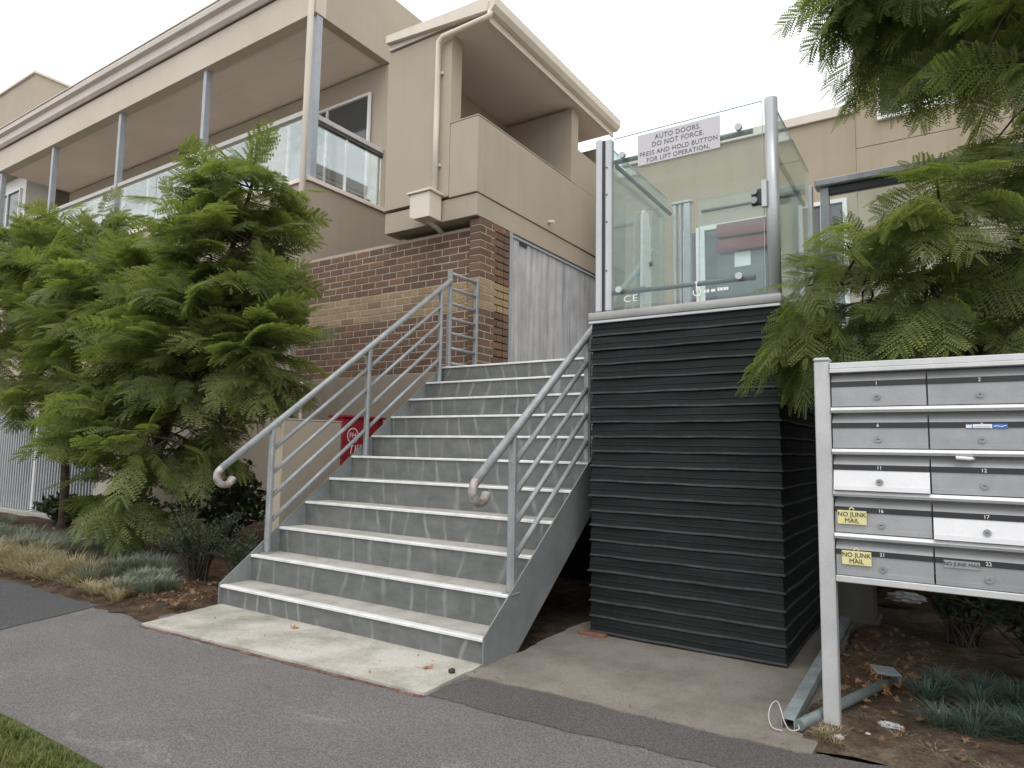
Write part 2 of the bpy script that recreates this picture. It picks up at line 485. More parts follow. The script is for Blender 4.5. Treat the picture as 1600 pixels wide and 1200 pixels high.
def add_tube(bm, pts, rad, seg=10, cap=True):
    pts = [Vector(p) for p in pts]
    if isinstance(rad, (int, float)):
        rad = [rad] * len(pts)
    rings = []
    t0 = (pts[1] - pts[0]).normalized()
    ref = Vector((0, 0, 1)) if abs(t0.z) < 0.9 else Vector((1, 0, 0))
    u = t0.cross(ref).normalized()
    for i, p in enumerate(pts):
        if i == 0: t = t0
        elif i == len(pts) - 1: t = (pts[i] - pts[i - 1]).normalized()
        else: t = ((pts[i + 1] - pts[i]).normalized() + (pts[i] - pts[i - 1]).normalized()).normalized()
        u = (u - t * u.dot(t)).normalized()
        v = t.cross(u)
        rings.append([bm.verts.new(p + rad[i] * (math.cos(a) * u + math.sin(a) * v)) for a in (2 * math.pi * k / seg for k in range(seg))])
    for a, b in zip(rings, rings[1:]):
        for k in range(seg):
            f = bm.faces.new((a[k], a[(k + 1) % seg], b[(k + 1) % seg], b[k]))
            f.smooth = True
    if cap:
        bm.faces.new(rings[0][::-1])
        bm.faces.new(rings[-1])

def tube(name, pts, rad, mat, parent=None, seg=10):
    bm = bmesh.new()
    add_tube(bm, pts, rad, seg)
    me = bpy.data.meshes.new(name)
    bmesh.ops.recalc_face_normals(bm, faces=bm.faces)
    bm.to_mesh(me)
    bm.free()
    return link(name, me, mat, parent)

def text(name, s, size, loc, rot, mat, parent, align='CENTER', sx=1.0, spacing=1.0):
    cu = bpy.data.curves.new('t', 'FONT')
    cu.body = s
    cu.size = size
    cu.align_x = align
    cu.align_y = 'CENTER'
    cu.extrude = 0.0008
    cu.resolution_u = 3
    cu.space_character = spacing
    t = bpy.data.objects.new('t', cu)
    COL.objects.link(t)
    dg = bpy.context.evaluated_depsgraph_get()
    me = bpy.data.meshes.new_from_object(t.evaluated_get(dg))
    me.name = name
    bpy.data.objects.remove(t)
    me.materials.clear()
    return link(name, me, mat, parent, loc, rot, (sx, 1, 1))

FRONT = (R(90), 0, 0)
SIDE = (R(90), 0, R(90))

def grid_sheet(name, x0, x1, y0, y1, nx, ny, zf, mat, jit=0.0):
    xs, ys = np.linspace(x0, x1, nx), np.linspace(y0, y1, ny)
    v = []
    for j, y in enumerate(ys):
        for i, x in enumerate(xs):
            ex = jit * (rng.random() - 0.5) if i in (0, nx - 1) else 0
            ey = jit * (rng.random() - 0.5) if j in (0, ny - 1) else 0
            v.append((x + ex, y + ey, zf(x, y)))
    f = [(j * nx + i, j * nx + i + 1, (j + 1) * nx + i + 1, (j + 1) * nx + i) for j in range(ny - 1) for i in range(nx - 1)]
    me = bpy.data.meshes.new(name)
    me.from_pydata(v, [], f)
    for p in me.polygons:
        p.use_smooth = True
    return link(name, me, mat)

def jag(pts, step=0.06, amp=0.008, skip=()):
    """subdivide a closed outline and roughen it"""
    out = []
    n = len(pts)
    for i in range(n):
        a, b = Vector(pts[i]), Vector(pts[(i + 1) % n])
        k = max(1, int((b - a).length / step))
        nrm = Vector((-(b - a).y, (b - a).x)).normalized()
        w = 0
        for j in range(k):
            w = 0.6 * w + amp * (rng.random() - 0.5) * 2
            q = a.lerp(b, j / k) + (nrm * w if (j and i not in skip) else Vector((0, 0)))
            out.append((q.x, q.y))
    return out

def sheet(name, pts, ztop, mat, thick=0.03, bev=0.0):
    o = prism(name, pts, 'Z', ztop - thick, ztop, mat, None, bev)
    return tag(o, kind='structure')

# ------------------------------------------------------------------ ground
tag(grid_sheet('ground', -80, 80, -80, 80, 3, 3, lambda x, y: 0.0, 'soil'), kind='structure')
sheet('asphalt_path', jag([(-40, -0.47), (-2.2, -0.50), (-0.67, -0.37), (0.10, -0.30), (2.40, -0.12), (3.85, -0.06), (4.6, 0.12), (14, 0.2), (14, -1.50), (3.2, -1.62), (1.75, -1.69), (1.12, -1.71), (-3, -1.75), (-40, -1.8)], 0.12, 0.018), 0.036, 'asphalt')
sheet('asphalt_patch', jag([(-30, -0.475), (-2.2, -0.505), (-0.68, -0.375), (-0.45, -1.13), (-0.35, -1.74), (-30, -1.79)], 0.12, 0.010), 0.040, 'asphalt_new', 0.003)
sheet('asphalt_strip', jag([(2.30, -0.455), (2.31, -0.14), (3.85, -0.075), (4.4, 0.02), (4.4, -0.30), (3.4, -0.40)], 0.05, 0.014), 0.041, 'asphalt_strip', 0.004)
sheet('concrete_apron', jag([(0.10, -0.585), (2.29, -0.47), (2.27, 0.0), (2.27, 0.22), (0.02, 0.22), (0.02, -0.02)], 0.05, 0.005), 0.052, 'apron', 0.05)
sheet('concrete_pad', jag([(2.28, -0.15), (3.86, -0.085), (3.84, 0.4), (3.80, 1.1), (3.75, 2.4), (2.30, 2.4)], 0.05, 0.012), 0.046, 'pad', 0.045)

for pts in ([(0.09, -0.602), (1.2, -0.552), (2.29, -0.488), (2.30, -0.468), (1.2, -0.530), (0.10, -0.580)],):
    sheet('edge_dirt', jag(pts, 0.03, 0.006), 0.0405, 'edge_dirt', 0.004)
tag(box('road', -60, 60, -14, -5.2, 0.0, 0.012, 'road', None, 0), kind='structure')
tag(box('footpath', -60, 60, -20, -14.2, 0.0, 0.13, 'apron', None, 0), kind='structure')
tag(box('kerb', -60, 60, -5.2, -4.95, 0.0, 0.12, 'apron', None, 0.01), kind='structure')
def hum(x, y):
    return (math.sin(x * 3.1 + y * 1.7) + math.sin(x * 1.3 - y * 4.1 + 1) + math.sin(x * 7.7 + y * 6.1)) / 3
bed = grid_sheet('garden_bed', -14, 0.05, -0.52, 3.1, 160, 50, lambda x, y: 0.038 + (0.0 if x > -0.10 else 1.0) * 0.05 * min(1, max(0, (y + 0.47) / 0.3)) + 0.02 * hum(x, y) * min(1, max(0, (y + 0.5) / 0.2)), 'mulch', 0.05)
tag(bed, kind='structure')
bed2 = grid_sheet('garden_soil', 3.80, 12, -0.02, 4.9, 90, 60, lambda x, y: 0.033 + 0.032 * min(1, max(0, (y + 0.02) / 0.2)) + 0.016 * hum(x * 1.3, y) * min(1, max(0, y / 0.2)), 'soil', 0.06)
tag(bed2, kind='structure')
tag(grid_sheet('lawn', -40, 14, -4.95, -1.66, 60, 10, lambda x, y: 0.045 + 0.004 * hum(x, y), 'lawn', 0.05), kind='structure')

# ------------------------------------------------------------------ landing and undercroft (structure)
G, H, W, NS = 0.23673, 0.18, 2.285, 11
YL, ZL = (NS - 1) * G + 0.02, NS * H
landing = prism('landing', [(0.0, YL + 0.012), (3.60, YL + 0.012), (3.60, 2.05), (12, 2.05), (12, 5.5), (0.0, 5.5)], 'Z', ZL - 0.22, ZL - 0.005, 'slab')
tag(landing, kind='structure')
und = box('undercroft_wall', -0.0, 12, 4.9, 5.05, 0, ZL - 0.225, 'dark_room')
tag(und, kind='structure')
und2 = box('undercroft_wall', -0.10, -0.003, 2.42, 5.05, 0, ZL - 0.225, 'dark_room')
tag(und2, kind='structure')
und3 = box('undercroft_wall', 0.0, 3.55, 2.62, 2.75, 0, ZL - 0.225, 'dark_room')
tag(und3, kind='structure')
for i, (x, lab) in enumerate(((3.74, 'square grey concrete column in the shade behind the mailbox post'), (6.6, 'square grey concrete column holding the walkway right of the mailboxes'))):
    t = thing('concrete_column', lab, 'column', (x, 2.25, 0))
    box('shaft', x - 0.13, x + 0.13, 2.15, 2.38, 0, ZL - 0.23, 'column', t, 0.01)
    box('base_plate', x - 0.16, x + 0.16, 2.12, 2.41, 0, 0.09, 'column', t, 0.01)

# ------------------------------------------------------------------ staircase
st = thing('staircase', 'wide steel staircase of eleven steps rising from the concrete apron', 'staircase', (W / 2, 0, 0))
for i in range(NS):
    y0, z1 = i * G, (i + 1) * H
    z0 = 0.03 if i == 0 else i * H - 0.004
    box('riser', 0.008, W - 0.008, y0 + 0.014, y0 + 0.022, z0, z1 - 0.0145, 'riser', st, 0)
    yb = y0 + G + 0.012 if i < NS - 1 else y0 + 0.03
    tr = box('tread', 0.008, W - 0.008, y0 + 0.030, yb, z1 - 0.03, z1 - 0.001, 'tread', st, 0)
    nz = [(y0, z1 - 0.0135), (y0 + 0.0125, z1 - 0.0135), (y0 + 0.0295, z1 - 0.010), (y0 + 0.046, z1 + 0.0005), (y0 + 0.046, z1 + 0.003), (y0 + 0.004, z1 + 0.003), (y0, z1 - 0.001)]
    prism('nosing', nz, 'X', 0.010, W - 0.010, 'nosing', tr)
SL = H / G
for x0, x1 in ((0.0, 0.007), (W - 0.007, W)):
    z = lambda y: H + 0.012 + SL * y
    prism('stringer', [(-0.004, 0.03), (0.30, 0.03), (YL + 0.0, SL * (YL - 0.30) + 0.03), (YL + 0.0, z(YL - 0.03)), (-0.004, z(0) - 0.002)], 'X', x0, x1, 'galv_plate', st)

# ------------------------------------------------------------------ handrails
def handrail(x, ys, label, zoff, ret):
    t = thing('stair_handrail', label, 'handrail', (x, ys[0], 0))
    zr = lambda y: zoff + 0.757 * y
    dirv = Vector((0, 1, 0.757)).normalized()
    # main rail with a crook at the foot
    y_lo = -0.06
    p0 = Vector((x, y_lo, zr(y_lo)))
    nrm = Vector((0, 0.757, -1)).normalized()           # below the rail
    cr = 0.062
    cen = p0 + nrm * cr
    arc = []
    for k in range(1, 13):
        a = R(18.5 * k)
        arc.append(cen - nrm * cr * math.cos(a) - dirv * cr * math.sin(a))
    top_y = 2.47 if ret else 2.42
    p1 = Vector((x, top_y, zr(top_y)))
    rail = tube('top_rail', [p1, p0.lerp(p1, 0.5), p0] , 0.0255, 'galv', t, 14)
    cap = arc[-1] + (arc[-1] - arc[-2]).normalized() * 0.006
    tube('crook', [p0 + dirv * 0.004] + [p0] + arc + [cap], [0.0255] * (len(arc) + 2) + [0.012], 'crook', rail, 14)
    for y in ys:
        base = max(0.03, (math.floor((y - 0.0) / G) + 1) * H)
        base = min(base, ZL)
        po = box('post', x - 0.024, x + 0.024, y - 0.021, y + 0.021, base, zr(y) - 0.012, 'galv', t, 0.012)
        box('base_plate', x - 0.038, x + 0.038, y - 0.04, y + 0.04, base, base + 0.008, 'galv', po, 0.002)
    last = ys[-1]
    for a, b in zip(ys, ys[1:]):
        for off in (0.185, 0.365, 0.54, 0.725):
            tube('mid_rail', [(x, a + 0.015, zr(a + 0.015) - off), (x, b - 0.015, zr(b - 0.015) - off)], 0.0165, 'galv', t, 10)
    if ret:
        for y in (2.488, 2.953):
            box('post', x - 0.055, x - 0.007, y - 0.02, y + 0.02, ZL - 0.005, 3.02, 'galv', t, 0.006)
        for k in range(7):
            zz = 2.985 - 0.158 * k
            tube('mid_rail', [(x - 0.03, 2.50, zz), (x - 0.03, 2.94, zz)], 0.0165 if k else 0.02, 'galv', t, 10)
    return t
def crook_mat():
    m = basic('worn_crook', (0.42, 0.44, 0.44), 0.5, 0.2, 0.1, 20, 90, 0.1, 0.05, tint=(0.24, 0.15, 0.11))
    return m
M['crook'] = crook_mat()
handrail(0.03, (0.36, 1.33, 2.31), 'galvanised handrail on the left of the stairs, with a hooked foot and landing return', 1.035, True)
handrail(W - 0.03, (0.29, 1.22, 2.15), 'galvanised handrail on the right of the stairs beside the black lift, rusty hooked foot', 1.035, False)

# ------------------------------------------------------------------ brick wall
XB0, XB1, YB = -3.16, -0.155, 3.10
BZ0, CH, BL, JT = 2.04, 0.0858, 0.240, 0.0125
bw = thing('brick_wall', 'brown brick wall with a tan band beside the top of the stairs', 'wall', (-1.5, YB, 0))
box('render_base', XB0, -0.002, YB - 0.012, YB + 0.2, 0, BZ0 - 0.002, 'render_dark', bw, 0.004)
mo = boxes('mortar', [(XB0, -0.004, YB + 0.004, YB + 0.2, BZ0, 3.70), (-0.145, -0.004, 3.006, YB + 0.0035, BZ0, 3.742), (-0.145, -0.004, YB + 0.0045, 3.62, 3.7005, 3.742)], 'mortar', bw, 0)
mo['kind'] = 'stuff'
def brick_mesh(lx, ly, lz, n):
    bm = bmesh.new()
    add_box(bm, -lx / 2, lx / 2, -ly / 2, ly / 2, -lz / 2, lz / 2, 0.003)
    return bm_mesh(bm, n)
bmesh_cache = {}
brick_spots = []
NC = 20
for r in range(NC):
    zc = BZ0 + CH * (r + 0.5)
    tan = 8 <= r <= 11
    if r < 19 or True:
        x = XB1 + (0.0 if r % 2 else 0.12)
        right = XB1 + (-0.0)
        xr = right
        first = True
        while xr > XB0 + 0.04:
            ln = (BL - JT) if not (first and r % 2) else 0.11
            first = False
            ln = min(ln, xr - XB0)
            if r == NC - 1 and False:
                pass
            if zc + CH / 2 < 3.73:
                brick_spots.append((xr - ln / 2, YB + 0.03, zc, ln, 0.06, tan, 'front'))
            xr -= ln + JT
# pier (a little proud of the wall) and the side face along the landing
for r in range(NC):
    zc = BZ0 + CH * (r + 0.5)
    tan = 8 <= r <= 11
    lens = [0.23, 0.23] if r % 2 else [0.11, 0.23, 0.11]
    y = 3.0
    for k, ln in enumerate(lens):
        if k == 0:
            brick_spots.append((-0.0755, y + ln / 2, zc, 0.151, ln, tan, 'side'))
        else:
            brick_spots.append((-0.032, y + ln / 2, zc, 0.064, ln, tan, 'side'))
        y += ln + JT
    brick_spots.append((-0.032, y + 0.055 + 0.004, zc, 0.064, 0.11, tan, 'side'))
# the 300 that show largest are parts; the far left ones (behind the tree) are one part
vis = sorted(brick_spots, key=lambda s: (Vector((s[0], s[1], s[2])) - CAM).length)
for i, (x, y, z, lx, ly, tan, wh) in enumerate(vis):
    if i >= 300:
        break
    key = (round(lx, 3), round(ly, 3), tan)
    if key not in bmesh_cache:
        bmesh_cache[key] = brick_mesh(lx, ly, CH - JT, 'brick')
    link('brick', bmesh_cache[key], 'brick_tan' if tan else 'brick_brown', bw, (x, y + rng.normal() * 0.0012, z + rng.normal() * 0.0006))
if len(vis) > 300:
    rest = {}
    for s in vis[300:]:
        rest.setdefault(s[5], []).append(s)
    for tan, lst in rest.items():
        o = boxes('brick', [(x - lx / 2, x + lx / 2, y - ly / 2, y + ly / 2, z - (CH - JT) / 2, z + (CH - JT) / 2) for (x, y, z, lx, ly, _, _) in lst], 'brick_tan' if tan else 'brick_brown', bw, 0.003)
        o['kind'] = 'stuff'

# ------------------------------------------------------------------ gate beside the landing
gt = thing('side_gate', 'weathered grey sheet gate standing beyond the brick pier on the landing', 'gate', (0, 4.7, ZL))
box('gate_post', -0.085, -0.012, 3.63, 3.69, ZL - 0.005, 3.79, 'post_grey', gt, 0.004)
box('panel', -0.06, -0.035, 3.692, 6.2, ZL + 0.01, 3.71, 'gate', gt, 0.002)
box('top_rail', -0.075, -0.015, 3.692, 6.2, 3.712, 3.745, 'post_grey', gt, 0.004)
box('latch_plate', -0.034, -0.018, 3.86, 4.02, 3.66, 3.706, 'black_trim', gt, 0.002)

# ------------------------------------------------------------------ house: box with the side balcony
hs_ = thing('house', 'tan rendered house with cream gutters, glass front balcony and covered side balcony', 'house', (-3.2, 3.2, 0))
YF = 2.92
XR0 = -1.42
# main body behind
box('wall', -3.19, -0.20, 6.30, 9.5, 0, 5.9, 'render', hs_, 0)
# front box wall and ledge band
boxes('wall', [(XR0, -0.41, YF, YF + 0.2, 4.05, 6.10)], 'render', hs_, 0.004)
box('wall', XR0, -0.012, YF + 0.022, YF + 0.3, 3.765, 4.02, 'render', hs_, 0.004)                 # band under the ledge
box('wall', -0.31, -0.014, YF + 0.305, 6.9, 3.765, 4.02, 'render', hs_, 0.004)
box('balcony_floor', XR0 + 0.002, -0.32, YF + 0.31, 6.3, 3.80, 4.0, 'render', hs_, 0)
# parapet of the side balcony, a shallow step proud of the band
box('parapet', -0.405, 0.0, YF, YF + 0.14, 4.028, 4.915, 'render', hs_, 0.004)
box('parapet', -0.14, 0.0, YF + 0.143, 6.95, 4.028, 4.915, 'render', hs_, 0.004)
box('parapet_cap', -0.408, 0.006, YF - 0.006, YF + 0.150, 4.916, 4.932, 'render', hs_, 0.003)
box('parapet_cap', -0.150, 0.006, YF + 0.152, 5.12, 4.916, 4.932, 'render', hs_, 0.003)
# end wall of the balcony, back wall, side wall continuing
box('wall', -1.3, -0.0, 5.13, 5.33, 4.9165, 5.98, 'render', hs_, 0.004)
box('wall', -0.16, -0.004, 5.335, 9.0, 4.9165, 5.46, 'render', hs_, 0.004)
box('wall', -1.45, -1.15, 3.13, 6.3, 4.0, 6.03, 'render', hs_, 0.004)
dr = box('balcony_door', -1.149, -1.12, 3.30, 5.0, 4.02, 5.55, 'window', hs_, 0)
boxes('door_frame', [(-1.148, -1.10, 3.25, 3.299, 4.02, 5.60), (-1.148, -1.10, 4.10, 4.15, 4.02, 5.55), (-1.148, -1.10, 5.001, 5.05, 4.02, 5.60), (-1.148, -1.10, 3.30, 5.0, 5.551, 5.60)], 'cream', dr, 0.002)
# roof of the side part
rf = box('roof', XR0 + 0.01, 0.13, YF - 0.02, 6.25, 6.12, 6.30, 'gutter', hs_, 0.003)
box('soffit', XR0 + 0.01, 0.10, YF + 0.01, 6.23, 6.035, 6.095, 'soffit', rf, 0.003)
prism('barge_capping', [(XR0, 6.30), (XR0, 6.20), (0.14, 6.075), (0.16, 6.19), (0.14, 6.24)][::1], 'Y', YF - 0.075, YF - 0.022, 'cream', rf, 0.004)
# gutter along the side eave
prism('gutter', [(0.131, 6.19), (0.131, 6.07), (0.19, 6.075), (0.235, 6.13), (0.24, 6.235), (0.225, 6.24), (0.22, 6.19)], 'Y', YF - 0.06, 6.27, 'cream', rf, 0.003)
box('fascia', 0.102, 0.129, YF - 0.0, 6.25, 5.985, 6.115, 'cream', rf, 0.003)
# rain head and downpipes on the front
rp = tube('downpipe', [(0.16, YF - 0.03, 6.09), (0.15, YF - 0.045, 6.02), (0.05, YF - 0.06, 6.00), (-0.50, YF - 0.06, 5.985), (-0.565, YF - 0.06, 5.94), (-0.567, YF - 0.06, 4.9), (-0.567, YF - 0.06, 4.09)], 0.034, 'cream', hs_, 12)
for zz in (4.42, 5.55):
    box('bracket', -0.615, -0.52, YF - 0.035, YF + 0.0, zz, zz + 0.03, 'cream', rp, 0.003)
rh = prism('rain_head', [(-0.80, 3.80), (-0.735, 3.765), (-0.505, 3.765), (-0.505, 4.06), (-0.80, 4.06)], 'Y', YF - 0.22, YF - 0.002, 'cream', hs_, 0.004)
box('lip', -0.835, -0.475, YF - 0.245, YF - 0.001, 4.062, 4.09, 'cream', rh, 0.004)
tube('outlet', [(-0.66, YF - 0.07, 3.79), (-0.66, YF + 0.10, 3.755), (-0.66, YF + 0.24, 3.70)], 0.033, 'cream', rh, 12)
tube('overflow_spout', [(-0.02, 4.50, 4.14), (0.09, 4.50, 4.125)], 0.022, 'cream', hs_, 10)

# ------------------------------------------------------------------ house: left block with the long balcony
XC, YC = -3.2, 3.2
box('wall', -14.3, XC, YC, 8.0, 0, 4.92, 'render', hs_, 0.004)
box('floor_edge', -14.33, XC + 0.03, YC - 0.035, 7.9, 4.922, 4.985, 'soffit', hs_, 0.004)
bk = box('wall', -14.28, XC - 0.01, 4.72, 8.0, 4.986, 7.46, 'render', hs_, 0.004)
# beam and roof side
box('beam', -14.35, XC + 0.005, YC - 0.02, YC + 0.18, 7.47, 7.99, 'beam', hs_, 0.004)
box('beam', XC - 0.18, XC, YC + 0.183, 8.0, 7.47, 8.64, 'render', hs_, 0.004)
box('ceiling', -14.3, XC - 0.184, YC + 0.184, 4.9, 7.50, 7.56, 'soffit', hs_, 0)
box('ceiling_joint', -14.2, XC - 0.2, 3.86, 3.90, 7.496, 7.4995, 'soffit', hs_, 0)
box('roof', -14.5, XC - 0.20, YC + 0.0, 8.0, 8.06, 8.10, 'gutter', hs_, 0)
gm = prism('gutter', [(YC - 0.022, 8.30), (YC - 0.022, 8.02), (YC - 0.07, 8.00), (YC - 0.12, 8.05), (YC - 0.13, 8.18), (YC - 0.20, 8.22), (YC - 0.21, 8.30), (YC - 0.19, 8.33)], 'X', -15.5, XC + 0.06, 'gutter', hs_, 0.004)
box('gutter_lip', -15.5, XC + 0.07, YC - 0.225, YC - 0.19, 8.332, 8.352, 'cream', gm, 0.003)
tube('downpipe', [(-3.19, YC - 0.12, 8.0), (-3.20, YC - 0.10, 7.6), (-3.215, YC - 0.10, 0.3)], 0.045, 'cream', hs_, 12)
tube('downpipe', [(-3.01, YC - 0.10, 2.02), (-3.01, YC - 0.10, 1.0)], 0.03, 'cream', hs_, 10)
# steel posts
for x in (-3.255, -6.02, -8.81, -11.60, -14.25):
    box('balcony_post', x - 0.042, x + 0.042, YC + 0.03, YC + 0.14, 4.987, 7.468, 'post_grey', hs_, 0.006)
# balustrade: a rail and glass panes between posts
ps = [-14.25, -11.60, -8.81, -6.02, -3.30]
for a, b in zip(ps, ps[1:]):
    mid = (a + b) / 2
    box('balcony_rail', a + 0.058, b - 0.058, YC + 0.04, YC + 0.12, 5.98, 6.06, 'rail_beige', hs_, 0.006)
    for u, v in ((a + 0.06, mid - 0.01), (mid + 0.01, b - 0.06)):
        box('glass_pane', u, v, YC + 0.075, YC + 0.085, 5.02, 5.978, 'glass_balcony', hs_, 0)
box('balcony_rail', XC - 0.13, XC - 0.05, YC + 0.16, 4.715, 5.92, 6.00, 'rail_beige', hs_, 0.006)
box('balcony_rail', XC - 0.12, XC - 0.06, YC + 0.16, 4.715, 5.86, 5.885, 'black_trim', hs_, 0.003)
for u, v in ((YC + 0.17, 3.94), (3.97, 4.70)):
    box('glass_pane', XC - 0.096, XC - 0.086, u, v, 5.02, 5.858, 'glass_balcony', hs_, 0)
box('balcony_post', XC - 0.11, XC - 0.075, 3.942, 3.968, 4.987, 5.858, 'white_frame', hs_, 0.002)
# sliding doors on the back wall
def opening(parent, x0, x1, y, z0, z1, fr='white_frame', n=2, name='sliding_door', fw=0.045):
    g = box(name, x0, x1, y - 0.012, y + 0.02, z0, z1, 'window', parent, 0)
    L_ = [(x0 - fw, x0, y - 0.05, y - 0.002, z0 - fw, z1 + fw), (x1, x1 + fw, y - 0.05, y - 0.002, z0 - fw, z1 + fw), (x0, x1, y - 0.05, y - 0.002, z1, z1 + fw), (x0, x1, y - 0.05, y - 0.002, z0 - fw, z0)]
    for i in range(1, n):
        xm = x0 + (x1 - x0) * i / n
        L_.append((xm - fw * 0.5, xm + fw * 0.5, y - 0.046, y - 0.013, z0, z1))
    boxes('frame', L_, fr, g, 0.002)
    return g
opening(hs_, -5.6, -3.60, 4.70, 5.03, 7.0)
opening(hs_, -8.6, -6.6, 4.70, 5.03, 7.0)
opening(hs_, -11.4, -9.4, 4.70, 5.03, 7.0)

# neighbouring house at the far left
nb = thing('neighbour_house', 'far tan house block with a taller flat roof beyond the long balcony', 'house', (-17, 4, 0))
box('wall', -24, -14.6, 3.9, 9, 0, 4.9, 'render', nb, 0)
box('wall', -24, -15.4, 4.6, 9, 4.901, 7.8, 'render', nb, 0)
box('upper_wall', -26, -13.9, 3.62, 5.6, 7.801, 10.02, 'render', nb, 0)
box('parapet_cap', -26.05, -13.85, 3.57, 5.65, 10.021, 10.08, 'cream', nb, 0.004)
box('roof_upstand', -17.2, -13.6, 6.0, 6.2, 7.801, 11.55, 'render', nb, 0)
w_ = opening(nb, -16.3, -14.9, 3.895, 5.3, 7.4, name='window', n=2)
box('window_wall', -16.5, -14.65, 3.9, 4.5, 4.95, 7.79, 'white_frame', nb, 0)

# ------------------------------------------------------------------ right building behind the lift
YR = 5.3
rb = thing('right_building', 'tan rendered flat-roofed building behind the glass lift, with white window frames', 'building', (4, YR, ZL))
boxes('wall', [(0.74, 3.55, YR, 9, ZL - 0.004, 5.02)], 'render_right', rb, 0.004)
box('wall', 3.551, 12, YR - 0.001, 9, ZL - 0.004, 4.60, 'render_right', rb, 0.003)
box('upper_wall', 3.552, 12, YR, 9, 4.606, 8.6, 'render_right', rb, 0.003)
box('parapet_cap', 0.70, 3.549, YR - 0.04, 9, 5.022, 5.13, 'cream', rb, 0.004)
opening(rb, 3.81, 4.46, YR - 0.0, 4.90, 6.6, name='window', n=1, fw=0.035)
bl = box('window_blind', 4.0, 4.44, YR - 0.03, YR - 0.014, 4.905, 4.985, 'white_frame', rb, 0.002)
w2 = opening(rb, 2.98, 3.40, YR - 0.0, 2.6, 4.0, name='window', n=2, fw=0.045)
d_ = opening(rb, 1.83, 2.62, YR - 0.0, ZL + 0.03, 3.93, name='glass_door', n=1, fw=0.06)
box('door_sidelight', 1.60, 1.72, YR - 0.014, YR + 0.01, ZL + 0.03, 3.93, 'window', d_, 0)
boxes('sidelight_frame', [(1.555, 1.599, YR - 0.05, YR - 0.002, ZL + 0.02, 3.98), (1.721, 1.765, YR - 0.05, YR - 0.002, ZL + 0.02, 3.98)], 'white_frame', d_, 0.002)
boxes('maroon_band', [(1.99, 2.75, YR - 0.075, YR - 0.052, 3.80, 3.97), (1.99, 2.75, YR - 0.09, YR - 0.076, 3.61, 3.76)], 'maroon', d_, 0.003)
box('notice', 2.19, 2.38, YR - 0.02, YR - 0.014, 3.42, 3.60, 'white_ink', d_, 0)

# low roof far behind, seen between the house and the right building
fb = thing('distant_roof', 'low pale flat roof far behind the gap beside the lift', 'building', (-3, 12, 0))
box('wall', -4.5, -1.2, 12, 14, 0, 7.45, 'render_right', fb, 0)
box('parapet_cap', -4.55, -1.15, 11.95, 14.05, 7.451, 7.62, 'cream', fb, 0.004)

# walkway balustrade right of the lift
bs = thing('walkway_balustrade', 'grey steel balustrade on the walkway right of the glass lift', 'balustrade', (3.68, 2.1, ZL))
for x in (3.66, 5.3, 7.0, 8.8):
    box('post', x - 0.028, x + 0.028, 2.07, 2.13, ZL - 0.004, 3.02, 'post_grey', bs, 0.005)
box('top_rail', 3.60, 10.5, 2.04, 2.16, 3.022, 3.075, 'galv', bs, 0.008)
box('under_rail', 3.69, 10.5, 2.075, 2.125, 2.965, 3.018, 'black_trim', bs, 0.003)
box('glass_pane', 3.70, 5.26, 2.095, 2.105, ZL + 0.06, 2.96, 'glass', bs, 0)
box('glass_pane', 5.34, 6.96, 2.095, 2.105, ZL + 0.06, 2.96, 'glass', bs, 0)
box('glass_pane', 7.04, 8.76, 2.095, 2.105, ZL + 0.06, 2.96, 'glass', bs, 0)

# ------------------------------------------------------------------ platform lift
LX0, LX1, LY0, LY1 = 2.425, 3.582, 0.898, 2.20
lf = thing('platform_lift', 'glass-sided platform lift on a black pleated bellows skirt', 'lift', ((LX0 + LX1) / 2, (LY0 + LY1) / 2, 0.04))
NF = 21
FH_ = (1.968 - 0.05) / NF
def fold_mesh(k, w0, w1):
    bm = bmesh.new()
    hx, hy = (LX1 - LX0) / 2 - 0.014, (LY1 - LY0) / 2 - 0.014
    prof = [(-0.004, FH_ * 1.00), (0.0, FH_ * 0.86), (0.001, FH_ * 0.60), (0.0045, FH_ * 0.55), (0.001, FH_ * 0.50), (0.003, FH_ * 0.20), (w1, FH_ * 0.115), (w1, FH_ * 0.07), (0.001, FH_ * 0.045), (-0.008, 0.0)]
    n = 9
    rings = []
    for li, (d, z) in enumerate(prof):
        ring = []
        cs = [(-hx - d, -hy - d), (hx + d, -hy - d), (hx + d, hy + d), (-hx - d, hy + d)]
        for c in range(4):
            a, b = Vector(cs[c]), Vector(cs[(c + 1) % 4])
            for j in range(n):
                q = a.lerp(b, j / n) + Vector((0.0035 * math.sin(k * 2.1 + c + j * 0.8), 0.0035 * math.cos(k * 1.7 + c * 2 + j)))
                sag = 0.0018 * math.sin(j * 1.9 + k * 2.3 + c) * (1 if 0 < li < 8 else 0.3)
                ring.append(bm.verts.new((q.x, q.y, z + sag + (0.0012 * math.sin(j * 0.7 + k) if li else 0))))
        rings.append(ring)
    m = len(rings[0])
    for a, b in zip(rings, rings[1:]):
        for j in range(m):
            f = bm.faces.new((a[j], a[(j + 1) % m], b[(j + 1) % m], b[j]))
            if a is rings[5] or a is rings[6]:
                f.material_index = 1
    me = bm_mesh(bm, 'bellows_fold')
    me.materials.append(M['bellows'])
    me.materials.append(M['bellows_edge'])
    return me
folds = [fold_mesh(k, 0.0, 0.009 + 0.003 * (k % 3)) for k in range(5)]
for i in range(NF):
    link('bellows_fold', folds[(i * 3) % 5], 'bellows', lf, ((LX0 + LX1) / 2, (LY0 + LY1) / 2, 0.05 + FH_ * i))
boxes('bellows_core', [(LX0 + 0.03, LX1 - 0.03, LY0 + 0.03, LY1 - 0.03, 0.02, 1.95)], 'black_trim', lf, 0)
